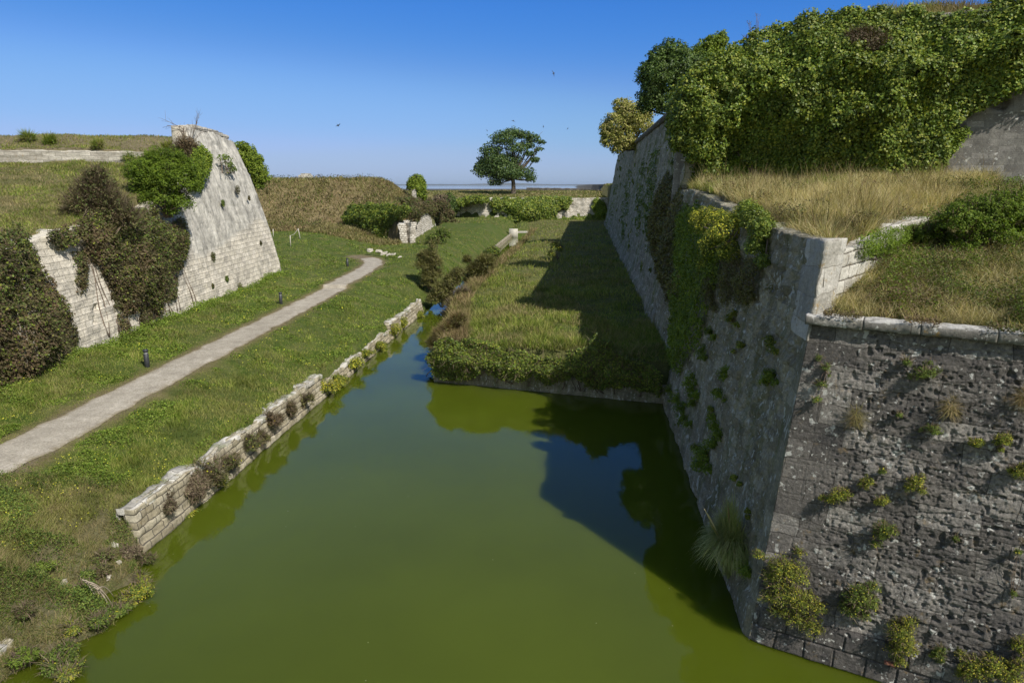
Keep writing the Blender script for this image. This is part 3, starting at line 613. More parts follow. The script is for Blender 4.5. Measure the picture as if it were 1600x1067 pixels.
# channel kerb far away
n = 120; Ys = np.linspace(100, 141, n); foot = xyz(qx(Ys)+.1, Ys, -.3); top = foot.copy(); top[:, 2] = .75; 
o = wall('kerb_wall', foot, top, np.tile([.9963, -.0857], (n, 1)), 6, rough(.06, 1.5, 3), M['quay'], None, .35); tag(o, 'pale stone edging along the far end of the narrow channel', 'wall')
# sluice block
r = empty('sluice_block', (1.5, 141, 0), 'small pale concrete block and sill closing the far end of the channel', 'sluice')
MB().box((-.6, 140.7, -.5), (1.2, 142.0, 1.7)).build('block', M['concrete'], r)
MB().box((1.2, 141, -.5), (6.5, 141.9, 1.25)).build('sill', M['concrete'], r)
# --- island retaining wall
ia = np.array([-4.3, 35.85]); ib = np.array([8.2, 31.7]); n = 240; t = np.linspace(0, 1, n)[:, None]; p = ia+(ib-ia)*t; dd = (ib-ia)/np.linalg.norm(ib-ia); nm = np.array([dd[1], -dd[0]])
foot = np.concatenate([p, np.zeros((n, 1))-.6], 1); top = foot.copy(); top[:, :2] -= nm*.1; top[:, 2] = .85+.12*(fbm(xyz(t[:, 0]*9, t[:, 0]*0), 3, 7)-.5)
r = empty('retaining_wall', (0, 35, 0), 'low grey stone wall holding the front of the grassy spit above the water', 'wall')
wall('front_face', foot, top, np.tile(nm, (n, 1)), 30, lambda U, Z, P: .05*(courses(U, Z, .6, .25, 33)[0]-.5)-.05*courses(U, Z, .6, .25, 33)[1]+.08*(fbm(P*2, 4, 34)-.5), M['shade'], r, .8)
Ys = np.linspace(35.85, 52, 120); foot = xyz(ix(Ys), Ys, -.6)[::-1]; top = foot.copy(); top[:, 2] = .8; top[:, 0] += .1
wall('side_face', foot, top, np.tile([-1., 0.], (120, 1)), 20, rough(.08, 2, 5), M['shade'], r, .6)
# --- mound walls
n = 260; Ys = np.linspace(93, 136.8, n); foot = xyz(-13.9-.02*(Ys-93), Ys, 1.8); top = foot.copy(); top[:, 0] -= .5; top[:, 2] = 5.5+.9*(fbm(xyz(Ys*.25, Ys*0), 4, 44)-.5)+.5*ss(105, 130, Ys)
r = empty('mound_wall', (-14, 110, 2), 'ruined white stone wall on the flank of the dry grass mound', 'wall')
wall('flank_face', foot, top, np.tile([1., .0], (n, 1)), 50, lambda U, Z, P: .5*(fbm(P*.7, 4, 45)-.5)+.25*(fbm(P*2, 3, 46)-.5), M['rubble'], r, .9)
xs_ = np.linspace(-24, -13.9, 160); foot = xyz(xs_, 93-1.17*(xs_+13.9), 1.8); top = foot.copy(); top[:, 1] += .4; top[:, 0] += .3; top[:, 2] = 5.3+.7*(fbm(xyz(xs_*.5, xs_*0), 3, 4)-.5)
wall('front_face', foot, top, np.tile([-.76, -.65], (160, 1)), 40, lambda U, Z, P: .5*(fbm(P*.7, 4, 45)-.5)+.25*(fbm(P*2, 3, 46)-.5), M['rubble'], r, .8)
# --- far counterscarp
n = 360; xs_ = np.linspace(-45, 23.5, n); foot = xyz(xs_, 168+0*xs_, 1.8); top = foot.copy(); top[:, 1] += .5; top[:, 2] = 7.35+.25*(fbm(xyz(xs_*.4, xs_*0), 4, 14)-.5)
o = wall('ditch_wall', foot, top, np.tile([0., -1.], (n, 1)), 40, rough(.5, .8, 18), M['rubble'], None, 1.0); tag(o, 'far white rubble wall closing the end of the ditch below the lone tree', 'wall')
n = 60; q = np.linspace(0, 1, n)[:, None]; foot = np.array([23.5, 168, 1.8])+q*np.array([22, 26, 0]); top = foot+np.array([0, .4, 5.6])
o = wall('ditch_wall', foot, top, np.tile([.75, -.65], (n, 1)), 30, rough(.3, .8, 19), M['farwall'], None, 1.0); tag(o, 'dark return of the far ditch wall beside the end of the rampart', 'wall')
# --- sea walls in the field
def farwall(x0, y0, x1, y1, z0, z1, mat, label, ht=1.0, s=1):
    n = 160; q = np.linspace(0, 1, n); foot = np.stack([x0+(x1-x0)*q, y0+(y1-y0)*q, z0+(z1-z0)*q], -1); top = foot.copy(); top[:, 2] += ht+.35*(fbm(xyz(q*14, q*0), 3, s)-.5)
    v = np.array([x1-x0, y1-y0]); v = v/np.linalg.norm(v); o = wall('sea_wall', foot, top, np.tile([v[1], -v[0]], (n, 1)), 8, rough(.15, 1, s), mat, None, .8)
    tag(o, label, 'wall')
farwall(4.5, 218, 22, 214.5, 8.25, 8.05, M['farwall'], 'long dark sea wall at the edge of the field right of the lone tree trunk', 1.25, 3)
farwall(22, 214.5, 29.6, 205, 8.05, 7.7, M['farwall'], 'dark sea wall stretch bending towards the viewer near the rampart', 1.1, 4)
farwall(-16, 216, 4.3, 218, 8.2, 8.25, M['farwall'], 'low dark sea wall behind the lone tree', .85, 5)
farwall(-34, 214, -16.2, 216, 8.05, 8.2, M['farpale'], 'low pale broken sea wall left of the lone tree', .35, 6)
farwall(26.2, 196, 31.5, 197, 8.0, 7.9, M['farpale'], 'short pale wall at the field edge just left of the rampart end', 1.3, 7)
# ------------------------------------------------------------------ foliage tools
def leaves(P, N, size, aspect=.75, jit=.6, up=0.):
    n = len(P); N = unit(N+jit*rng.normal(size=(n, 3))+np.array([0, 0, up])); a = unit(np.cross(N, rng.normal(size=(n, 3)))); b = np.cross(N, a)
    s = np.broadcast_to(size, (n,))*(.65+.7*rng.random(n)); s = s[:, None]
    V = np.stack([P-a*s*.5, P+b*s*aspect*.5-N*s*.1, P+a*s*.55, P-b*s*aspect*.5-N*s*.1], 1).reshape(-1, 3)
    return V, np.arange(4*n).reshape(n, 4)
def rosettes(P, N, n, per, rad, deep=.17):
    """leaves gathered in sprays at scattered points of a surface, a few filling in behind"""
    m = max(4, int(n*(1-deep)/per)); c = rng.choice(len(P), m); i = rng.choice(c, int(n*(1-deep))); rr = rad*(.6+.9*_h(i, i*0, i*0, 5))
    D = unit(rng.normal(size=(len(i), 3))+N[i]*.9+np.array([0, 0, .35])); Q = P[i]+D*(rr*(.35+.65*rng.random(len(i))**.5))[:, None]; NN = unit(D+.55*N[i])
    j = rng.choice(len(P), n-len(i)); return np.concatenate([Q, P[j]-N[j]*rad*.6]), np.concatenate([NN, N[j]])
def blades(P, h, w, lean=.45, up=None, curve=.3):
    n = len(P); an = rng.random(n)*2*PI; b = np.stack([np.cos(an), np.sin(an), 0*an], -1)
    D = np.stack([rng.normal(size=n)*lean, rng.normal(size=n)*lean, np.ones(n)], -1) if up is None else up+lean*rng.normal(size=(n, 3)); D = unit(D)
    h = (np.broadcast_to(h, (n,))*(.5+.9*rng.random(n)))[:, None]; w = np.broadcast_to(w, (n,))[:, None]
    side = unit(np.cross(D, b)+1e-6)
    mid = P+D*h*.55; tip = P+D*h+np.stack([D[:, 0], D[:, 1], -.3*np.ones(n)], -1)*h*curve
    V = np.stack([P-b*w*.5, P+b*w*.5, mid+b*w*.4, mid-b*w*.4, tip], 1).reshape(-1, 3); k = np.arange(n)*5
    return V, [np.stack([k, k+1, k+2, k+3], -1), np.stack([k+3, k+2, k+4], -1)]
def sphere_dirs(n, zmin=-.4):
    z = zmin+(1-zmin)*rng.random(n); a = rng.random(n)*2*PI; r = np.sqrt(1-z*z); return np.stack([r*np.cos(a), r*np.sin(a), z], -1)
def lump_points(lumps, n, zmin=-.5, shell=.3, bumpy=.35, sc=2.5):
    L = np.array([[l[0], l[1], l[2], l[3], l[4] if len(l) > 4 else l[3], l[5] if len(l) > 5 else l[3]] for l in lumps], float)
    w = (L[:, 3]*L[:, 5]); i = rng.choice(len(L), n, p=w/w.sum()); D = sphere_dirs(n, zmin)
    rad = L[i, 3:6]; c = L[i, :3]
    sc_ = sc/np.mean(rad, axis=1, keepdims=True)
    f = (1-bumpy*.5+bumpy*vn(c*3.7+D*sc_*np.mean(rad, axis=1, keepdims=True), 91))*(1-shell*rng.random(n)**1.6)
    P = c+D*rad*f[:, None]; N = unit(D/rad)
    return P, N
def stems_to(base, lumps, r0, r1, spread=.15, extra=0):
    mb = MB(); base = np.array(base, float)
    for l in lumps:
        c = np.array(l[:3]); rr = l[3]
        for k in range(1+extra):
            e = c+(rng.normal(size=3)*rr*.35 if k else 0); b0 = base+rng.normal(size=3)*np.array([spread, spread, 0])
            m = (b0+e)/2+rng.normal(size=3)*.12*np.linalg.norm(e-b0); t = np.linspace(0, 1, 7)[:, None]
            mb.tube((1-t)**2*b0+2*t*(1-t)*m+t*t*e, (r0, r1), 5)
    return mb
def bush(name, label, cat, base, lumps, n, leaf, mat, group=None, stem=(.04, .012), smat='twig', twigs=0, extra=1, twmat='brown', zmin=-.5, shell=.35, flowers=0, fl_size=.05, bumpy=.35, aspect=.7, twl=.5, up=.2, flmat='flower'):
    base = np.array(base, float); Lw = [tuple(base+np.array(l[:3]))+tuple(l[3:]) for l in lumps]
    r = empty(name, tuple(base), label, cat, group)
    P, N = lump_points(Lw, n, zmin, shell, bumpy); P, N = rosettes(P, N, n, 12, leaf*1.7) if n > 900 else (P, N); V, F = leaves(P, N, leaf, aspect, .45, up); mk('foliage', V, F, M[mat], r)
    if stem: stems_to(base, Lw, stem[0], stem[1], stem[0]*2, extra).build('stem', M[smat], r)
    if twigs:
        P, N = lump_points(Lw, twigs, zmin, .5); V, F = blades(P-N*twl*.4, twl, .012+.0005*np.linalg.norm(base), .35, N+np.array([0, 0, .5]), .1); mk('twigs', V, F, M[twmat], r)
    if flowers:
        P, N = lump_points(Lw, flowers, max(zmin, -.2), .05, bumpy); V, F = leaves(P+N*.02, N+np.array([0, 0, .8]), fl_size, 1., .3); mk('flowers', V, F, M[flmat], r)
    return r
def inpoly(x, y, poly):
    c = np.zeros(x.shape, bool); n = len(poly); j = n-1
    for i in range(n):
        xi, yi = poly[i]; xj, yj = poly[j]
        with np.errstate(divide='ignore', invalid='ignore'): c ^= ((yi > y) != (yj > y)) & (x < (xj-xi)*(y-yi)/(yj-yi+1e-12)+xi)
        j = i
    return c
def polydist(x, y, poly):
    D = np.full(x.shape, 1e9); n = len(poly)
    for i in range(n):
        a = np.array(poly[i], float); b = np.array(poly[(i+1) % n], float); v = b-a; t = np.clip(((x-a[0])*v[0]+(y-a[1])*v[1])/(v@v+1e-9), 0, 1)
        D = np.minimum(D, np.hypot(x-a[0]-t*v[0], y-a[1]-t*v[1]))
    return D
class Plane:
    def __init__(s, p0, u, nh, k):      # u along, nh outward horizontal, k batter (metres back per metre up)
        s.p0 = np.array(p0, float); s.u = np.array(u, float); s.nh = np.array(nh, float); s.up = unit(-s.nh*k+np.array([0, 0, 1.])); s.n = unit(s.nh+np.array([0, 0, k]))
    def pt(s, px, py): return on_plane(px, py, s.p0, s.n)
    def uv(s, P): q = P-s.p0; return q@s.u, q@s.up
    def xyz(s, U, V): return s.p0+U[..., None]*s.u+V[..., None]*s.up
def creeper(name, label, pl, pix, n, leaf, mat, thick=.3, lump=.5, cat='ivy', group=None, holes=0., part=None, edge=.4, shell=.25, aspect=.85, strag=.0, seed=0, twigs=0, stems=0, parent=None, sag=0, mat2=None, n2=0):
    """climbing growth rooted on a wall plane: outline surveyed once, leaves spread evenly over its real area"""
    poly = [pl.uv(pl.pt(float(x), float(y))) for x, y in pix]; A_ = np.array(poly); lo = A_.min(0); hi = A_.max(0)
    U = np.empty(0); W_ = np.empty(0)
    while len(U) < n:
        u = lo[0]+(hi[0]-lo[0])*rng.random(n*2); w = lo[1]+(hi[1]-lo[1])*rng.random(n*2)
        jx = (fbm(xyz(u*1.7/edge*.4, w*1.7/edge*.4), 3, 7+seed)-.5)*2*edge; jy = (fbm(xyz(u*1.7/edge*.4+50, w*1.7/edge*.4), 3, 8+seed)-.5)*2*edge
        k = inpoly(u+jx, w+jy, poly)
        if holes: k &= fbm(xyz(u/lump*.5, w/lump*.5), 4, 9+seed) > holes
        U = np.concatenate([U, u[k]]); W_ = np.concatenate([W_, w[k]])
    U = U[:n]; W_ = W_[:n]
    D = polydist(U, W_, poly)
    def Tf(u, w, d):
        b = fbm(xyz(u/lump, w/lump), 2, 11+seed); bb = 1-np.abs(2*vn(xyz(u/lump*.5+3, w/lump*.5), 12+seed)-1)
        return thick*(.25+.75*ss(0, thick*1.3+.15, d))*(.25+.5*b+.4*bb+.25*vn(xyz(u/lump*3.2, w/lump*3.2), 14+seed))
    t0 = Tf(U, W_, D); e = .08; gu = (Tf(U+e, W_, D)-t0)/e; gv = (Tf(U, W_+e, D)-t0)/e
    ed = ss(0, thick*.9+.1, D)
    N = pl.n-1.3*gu[:, None]*pl.u-1.3*gv[:, None]*pl.up+(1-ed)[:, None]*.6*np.array([0, 0, 1.])
    P = pl.xyz(U, W_)+pl.n*(t0*(1-shell*rng.random(n)**1.5)+.02)[:, None]; 
    root = parent or empty(name, tuple(pl.xyz(np.array([A_[:, 0].mean()]), np.array([lo[1]]))[0]), label, cat, group)
    Pq, Nq = rosettes(P, N, n, 13, max(leaf*1.9, .12)); V, F = leaves(Pq, Nq, leaf, aspect, .4, .1); mk(part or 'foliage', V, F, M[mat], root)
    if mat2:
        i = rng.choice(n, n2); V, F = leaves(Pq[i]+pl.n*.05*rng.random((n2, 1)), Nq[i], leaf, aspect, .7, .3); mk('pale_shoots', V, F, M[mat2], root)
    if twigs:
        i = rng.choice(n, twigs); V, F = blades(P[i]-pl.n*.15, .55, .012+.0004*P[i][:, 1], .6, N[i]+np.array([0, 0, -.3*sag+.1]), .2); mk('twigs', V, F, M['brown'], root)
    if stems:
        mb = MB()
        for k in range(stems):
            i = rng.integers(n); u0, w0 = U[i], W_[i]; q = np.linspace(0, 1, 9); uu = u0+(rng.random()-.5)*1.5*(1-q)+.15*np.sin(q*7+k); ww = lo[1]+(w0-lo[1])*q; mb.tube(pl.xyz(uu, ww)+pl.n*.06, (.03, .008), 5)
        mb.build('stems', M['twig'], root)
    return root
PLIT = Plane(A, d2, n2, K2); PSH = Plane(A, d1, n1, K1+.005); PSHF = Plane(A, d1, n1, .165); PUP = Plane(C3, d3, n3, K3)
PLEFT = Plane((-20.6, 40, 2), (0, 1, 0), (1, 0, 0), .17); PLB = Plane((-20.6, 61.5, 2), (-.87, .49, 0), (.49, .87, 0), .2)
PQ = Plane((float(qx(20)), 20, 0), (.0857, .9963, 0), (.9963, -.0857, 0), .12)
PISL = Plane((ia[0], ia[1], 0), (dd[0], dd[1], 0), (nm[0], nm[1], 0), .05)
PFAR = Plane((0, 168, 2), (1, 0, 0), (0, -1, 0), .08); PMF = Plane((-13.9, 93., 2), (-.65, .76, 0), (-.76, -.65, 0), .12); PMR = Plane((-13.9, 93, 2), (-.02, 1, 0), (1, 0, 0), .13)
#__VEG__
# ------------------------------------------------------------------ ground cover
def scatter(n, Y0, Y1, p=1.7, side=.86, x0=None, x1=None):
    u = rng.random(n); e = 1-p; Y = (Y0**e+u*(Y1**e-Y0**e))**(1/e); X = (rng.random(n)*2-1)*(side*Y+3); return X, Y
def grass(name, label, fn, n, Y0, Y1, h, w, mat, cat='grass', lean=.45, p=1.7, clump=.0, side=.86, hvar=None):
    X = np.empty(0); Y = np.empty(0); guard = 0
    while len(X) < n and guard < 60:
        x, y = scatter(n*2, Y0, Y1, p, side); k = fn(x, y)
        if clump: k &= fbm(xyz(x*.9, y*.9), 3, 33) > clump
        X = np.concatenate([X, x[k]]); Y = np.concatenate([Y, y[k]]); guard += 1
    X = X[:n]; Y = Y[:n]; Z = ground_h(X, Y)
    hh = h*(.45+1.1*fbm(xyz(X*.8, Y*.8), 3, 77)) if hvar is None else h*hvar(X, Y)
    V, F = blades(np.stack([X, Y, Z-.02], -1), hh, w*np.maximum(1, (Y/22.))**.8, lean); o = mk(name, V, F, M[mat]); return tag(o, label, cat, kind='stuff')
def rg(X, Y): return regions(X, Y)
def leftbank(X, Y):
    d = qx(Y)-X; return ((d > .25) & ((Y > 18.4) | (d+1.3*fbm(xyz(X*.9, Y*.9), 3, 12) > 2.0))) & (pathdist(X, Y) > .86+.16*rng.random(np.shape(X))) & (Y < 141) & (X > -60) & ~rg(X, Y)['leftlow'] & ~((X < -14.7) & (Y > 93)) & ~((X < -20.7) & (Y < 61.3))
def mown(X, Y): return .42+1.2*ss(1.1, 2.8, pathdist(X, Y))*(.25+1.6*fbm(xyz(X*.6, Y*.6), 4, 77)**2+1.2*ss(.58, .72, fbm(xyz(X*1.1, Y*1.1), 3, 78)))
grass('lawn_grass', 'green grass of the left bank on both sides of the gravel path', leftbank, 150000, 9, 125, .13, .014, 'grass', hvar=mown, p=1.9)
grass('lawn_straw', 'dry straw coloured grass mixed through the left bank lawn', lambda X, Y: leftbank(X, Y) & (fbm(xyz(X*.5, Y*.5), 4, 71)+.25*ss(2.2, 1, pathdist(X, Y)) > .58), 30000, 9, 125, .11, .013, 'grassmix', hvar=mown, p=1.9)
grass('shore_weeds', 'dry brown stems and weeds on the bare eroded bank in the bottom left corner', lambda X, Y: (qs(Y)-X > .05) & (qx(Y)-X < 3.2) & (Y < 18.5), 9000, 8, 18.5, .22, .010, 'dry', lean=.8)
def weeds(name, label, fn, n, Y0, Y1, size, mat, h=.12, p=1.9, th=.56):
    X = np.empty(0); Y = np.empty(0); g_ = 0
    while len(X) < n and g_ < 60:
        x, y = scatter(n*2, Y0, Y1, p); k = fn(x, y); k &= (fbm(xyz(x*.8, y*.8), 4, 66) > th); X = np.concatenate([X, x[k]]); Y = np.concatenate([Y, y[k]]); g_ += 1
    X = X[:n]; Y = Y[:n]; c = fbm(xyz(X*.8, Y*.8), 4, 66)
    P = np.stack([X, Y, ground_h(X, Y)+h*ss(th, th+.15, c)*(.3+1.2*rng.random(len(X)))], -1); V, F = leaves(P, np.tile([0, 0, 1.], (len(X), 1)), size*np.maximum(1, Y/22.)**.8, .8, .6); o = mk(name, V, F, M[mat]); return tag(o, label, 'weeds', kind='stuff')
weeds('ground_weeds', 'broad leaved green weeds and clover in patches on the left bank', lambda X, Y: leftbank(X, Y) & (pathdist(X, Y) > 1.3), 50000, 9, 90, .055, 'grassw')
isl = lambda X, Y: rg(X, Y)['island'] & (Y < 168) | ((Y >= 141) & (Y < 167.5) & (X > -40) & (X < 22))
grass('spit_grass', 'long green grass covering the low spit between channel and right bastion', isl, 90000, 32, 165, .34, .02, 'grass', p=2.2, side=.5, hvar=lambda X, Y: .3+2.6*np.clip(fbm(xyz(X*.55, Y*.4), 4, 79)-.25, 0, 1)**1.5*2)
grass('spit_dry_grass', 'pale dry grass tufts on the low spit', lambda X, Y: isl(X, Y) & ((fbm(xyz(X*.35, Y*.2), 4, 72)+.14*ss(3, 0, X-ix(Y))+.06*ss(50, 38, Y) > .46)), 60000, 33, 165, .36, .02, 'grassmix', p=2.2, side=.5)
grass('channel_margin_grass', 'tan dry grass along the channel edges', lambda X, Y: (np.abs(X-ix(Y)-.9) < .8) & (Y > 36.5) & (Y < 141), 12000, 36, 141, .6, .022, 'dry', p=2., side=.4)
mnd = lambda X, Y: (X < -14.9) & (Y > 90) & (Y < 136.5) & (X > -75)
grass('mound_grass', 'tall brown dry grass covering the mound behind the left bastion', mnd, 40000, 90, 134, .55, .03, 'dry', p=1.5, side=.75, lean=.5)
grass('mound_green_grass', 'greener grass patches at the crest and foot of the mound', lambda X, Y: mnd(X, Y) & (fbm(xyz(X*.2, Y*.2), 4, 73) > .47), 30000, 88, 134, .6, .03, 'grassmix', p=1.5, side=.75)
weeds('mound_scrub', 'darker brown and green scrub patches on the dry mound', mnd, 26000, 90, 134, .05, 'bramble', .7, 1.5, .5)
lp = lambda X, Y: rg(X, Y)['leftlow'] & (Y > 16) & (X > -60)
grass('plateau_grass', 'short sparse green and straw grass on top of the left bastion', lp, 70000, 18, 66, .16, .018, 'grassmix', p=1.3)
grass('plateau_green_grass', 'greener grass patches on top of the left bastion', lambda X, Y: lp(X, Y) & (fbm(xyz(X*.25, Y*.25), 4, 74) > .5), 30000, 18, 66, .2, .018, 'grass', p=1.3)
pt = lambda X, Y: rg(X, Y)['plat'] & ~rg(X, Y)['high'] & (X > 0) & (rg(X, Y)['a3'] < .3)
grass('platform_straw', 'tall bleached straw grass in front of the ivy on the right bastion', lambda X, Y: pt(X, Y) & (fbm(xyz(X*.7, Y*.7), 4, 81) > .42), 46000, 15, 42, .7, .009, 'straw', p=1.6, lean=.55)
grass('platform_undergrass', 'shorter brown grass at the foot of the straw on the right bastion', pt, 24000, 15, 42, .32, .011, 'dry', p=1.6)
grass('platform_green_grass', 'greener mixed grass among the straw on the right bastion', pt, 16000, 15, 42, .42, .010, 'grassmix', p=1.6)
grass('platform_tall_stalks', 'scattered taller dry stalks among the straw on the right bastion', lambda X, Y: pt(X, Y) & (fbm(xyz(X*.9, Y*.9), 3, 86) > .55), 2600, 15, 42, 1.15, .012, 'dry', p=1.3, lean=.3)
weeds('platform_weeds', 'leafy green weeds among the straw on the right bastion', pt, 26000, 15, 42, .055, 'bramble', .4, 1.6, .5)
ap = lambda X, Y: rg(X, Y)['apron'] & ~rg(X, Y)['plat'] & (X > 0) & (rg(X, Y)['a3'] < .5) & (X < 40)
grass('apron_grass', 'mixed green and dry grass on the ledge above the stone cordon', ap, 60000, 9, 40, .26, .0075, 'grassmix', p=1.6, side=1.1, lean=.8)
grass('apron_dry_grass', 'wispy dry stalks on the ledge above the stone cordon', lambda X, Y: ap(X, Y) & (fbm(xyz(X*.5, Y*.5), 4, 75) > .47), 34000, 9, 40, .42, .006, 'straw', p=1.6, side=1.1, lean=.8)
weeds('apron_weeds', 'small leaved green creepers on the ledge above the stone cordon', lambda X, Y: ap(X, Y), 80000, 8, 40, .04, 'bramble', .35, 1.6, .44)
weeds('apron_bright_weeds', 'yellowish green leafy patches on the ledge above the stone cordon', lambda X, Y: ap(X, Y), 42000, 8, 40, .045, 'bush', .45, 1.6, .50)
fld = lambda X, Y: (Y > 169) & (Y < 216) & (X > -60) & (X < 45)
grass('field_grass', 'short yellowish grass of the far field under the lone tree', fld, 26000, 169, 216, .3, .05, 'grassmix', p=1.2, side=.5)
hi = lambda X, Y: rg(X, Y)['high'] & (X < 60) & (rg(X, Y)['a1'] < 16)
grass('rampart_grass', 'dry grass fringe along the top of the right rampart', hi, 26000, 33, 110, .6, .016, 'dry', p=1.4, side=1.)
bw_ = lambda X, Y: (qs(Y)-X > .1) & (qs(Y)-X < 4.6) & (Y < 20.2-.25*(qs(Y)-X))
weeds('bank_weeds', 'patches of small green and yellowish weeds on the bare bank in the bottom left corner', bw_, 40000, 8, 19.5, .04, 'samd', .28, 1.6, .42)
grass('bank_grass', 'thin mixed grass tufts on the bare bank in the bottom left corner', lambda X, Y: bw_(X, Y) & (fbm(xyz(X*1.1, Y*1.1), 4, 83) > .25), 50000, 8, 20, .22, .010, 'grassmix', lean=.7)
X, Y = scatter(60000, 9, 60, 1.9); k_ = leftbank(X, Y) & (pathdist(X, Y) > 1.5) & (fbm(xyz(X*1.2, Y*1.2), 3, 91) > .58); X = X[k_][:700]; Y = Y[k_][:700]
V, F = leaves(np.stack([X, Y, ground_h(X, Y)+.16+.1*rng.random(len(X))], -1), np.tile([0, -.3, 1.], (len(X), 1)), .035*np.maximum(1, Y/22), 1., .4); tag(mk('small_flowers', V, F, M['flowerb']), 'tiny yellow flowers dotted through the left bank grass', 'flowers', kind='stuff')
nq = 5200; u_ = sL*rng.random(nq); kk = fbm(xyz(u_*1.4, u_*0), 3, 93); u_ = u_[kk > .45]; nq = len(u_); P = TC+u_[:, None]*d2+n2*(.17-.5*rng.random(nq)**1.3)[:, None]; P[:, 2] = ZC+.26+.12*rng.random(nq)-.10*(rng.random(nq) < .15)
V, F = leaves(P, np.tile([n2[0]*.4, n2[1]*.4, 1.], (nq, 1)), .045, .8, .7); tag(mk('coping_weeds', V, F, M['bramble']), 'small leafy weeds trailing over the stone cordon edge', 'weeds', kind='stuff')
P2 = P[::6]; V, F = blades(P2, .28, .006, .5, np.tile(n2*.5+np.array([0, 0, .8]), (len(P2), 1)), .5); tag(mk('coping_grass', V, F, M['straw']), 'thin dry grass stalks leaning over the stone cordon edge', 'grass', kind='stuff')
# loose stones
def stones(label, name, pts, r0, r1, mat='rock', group=None):
    for (x, y, z) in pts:
        r = r0+(r1-r0)*random.random(); V, F = slab((x, y, z+r*.3), unit(rng.normal(size=3)*[1, 1, .2]), (0, .3, .95), (.95, 0, .3), r, r*.6, r*.8, x, .12, 5)
        o = mk(name, V, F, M[mat]); tag(o, label, 'stone', group)
pts = []
for px, py, z in ((600, 397, 3), (607, 399, 3), (614, 398, 3), (592, 394, 3.1), (625, 402, 2.8), (578, 392, 3.2)): pts.append(at_z(px, py, z))
stones('pale loose stone fallen in the grass below the white wall of the mound', 'loose_stone', pts, .12, .26, group='stones below the mound wall')
pts = []
for px, py in ((140, 935), (180, 852), (165, 870), (95, 890), (60, 900), (70, 882), (150, 948), (175, 835)):
    p = at_z(px, py, .9); pts.append((p[0], p[1], float(ground_h(p[0], p[1]))))
stones('small pale stone lying on the bare bank in the bottom left corner', 'loose_stone', pts, .06, .14, group='stones on the bare bank')
# ------------------------------------------------------------------ the lone tree
TY = 190.; K = TY/1067.
def lpx(px, py, Y, r, ry=None, dy=0.):
    c = at_Y(px, py, Y+dy); q = Y/1067.; return (c[0], c[1], c[2], r*q, r*q, (ry or r)*q)
lum = [(762, 268, 22, 12, 0), (785, 262, 27, 15, -1), (812, 270, 22, 11, 1), (829, 279, 9, 6, 0), (795, 250, 22, 12, 2), (768, 236, 19, 12, 0), (786, 217, 20, 12, -1), (801, 208, 18, 8, 1), (816, 211, 14, 7, 0),
       (831, 216, 13, 7, 1), (845, 222, 8, 4, 0), (808, 232, 16, 8, -1), (824, 227, 13, 7, 1), (836, 250, 8, 5, 0), (828, 240, 9, 4, 0), (749, 262, 10, 8, 0), (774, 285, 12, 6, -2), (842, 233, 7, 3, 0), (798, 272, 20, 9, -4), (786, 275, 18, 9, 5), (756, 252, 12, 8, 1), (775, 250, 18, 10, -2)]
r = empty('oak_tree', tuple(at_Y(801, 303, TY)), 'lone dark green oak with an uneven crown standing in the far field against the sky', 'tree')
Lw = [lpx(a, b, TY, c, d, e) for a, b, c, d, e in lum]
P, N = lump_points(Lw, 21000, -.9, .6, .8, 4.5); V, F = leaves(P, N, .42, .8, .8, .2); mk('crown', V, F, M['oak'], r)
b0 = at_Y(802, 305, TY); f0 = at_Y(801, 278, TY); f0[2] += 0
mb = MB(); q = np.linspace(0, 1, 8)[:, None]; mb.tube(b0*(1-q)+f0*q+np.sin(q*3)*np.array([.15, 0, 0]), np.array([.95, .72, .62, .58, .55, .52, .5, .5]), 10); mb.build('trunk', M['bark'], r, smooth=True)
mb = MB()
for i, l in enumerate(Lw):
    c = np.array(l[:3]); m = f0*.45+c*.55+np.array([rng.normal()*.4, rng.normal()*.4, -1.]); q = np.linspace(0, 1, 8)[:, None]; mb.tube((1-q)**2*f0+2*q*(1-q)*m+q*q*c, (.36 if i < 12 else .25, .06), 6)
    for k in range(3):
        e = c+rng.normal(size=3)*np.array([l[3], l[4], l[5]])*.6; s_ = .5*m+.5*c; mb.tube(np.stack([s_, (s_+e)/2+rng.normal(size=3)*.3, e]), (.1, .03), 4)
mb.build('limbs', M['bark'], r)
# table under the tree
r = empty('picnic_table', tuple(at_Y(829, 302, 196)), 'tiny dark wooden table standing in the grass right of the lone tree', 'table')
p = at_Y(829, 302.5, 196); MB().box(p+[-1.1, -.4, .72], p+[1.1, .4, .8]).build('table_top', M['wood'], r)
for dx in (-.95, .85): MB().box(p+[dx, -.3, -.1], p+[dx+.12, .3, .71]).build('leg', M['wood'], r)
# ------------------------------------------------------------------ bollards
def bollard(px, py, label):
    p = at_z(px, py, 2.3)
    for _ in range(4): p = at_z(px, py, float(ground_h(p[0], p[1])))
    r = empty('bollard', tuple(p), label, 'bollard', 'bollards along the path')
    def cyl(z0, z1, rad, name, mat, bev=.01):
        mb = MB(); mb.tube([p+[0, 0, z0], p+[0, 0, z0+bev], p+[0, 0, z1-bev], p+[0, 0, z1]], np.array([rad-bev, rad, rad, rad-bev]), 24); return mb.build(name, M[mat], r)
    cyl(-.1, .62, .115, 'post', 'bollard'); cyl(.62, .70, .085, 'lamp_ring', 'bollardlight'); cyl(.70, .84, .12, 'cap', 'bollard', .02)
bollard(230, 573, 'dark grey cylindrical bollard nearest the viewer, beside the wall foot')
bollard(439, 475, 'dark grey bollard in the grass beside the corner of the left bastion')
bollard(543, 417, 'dark grey bollard at the far bend of the path')
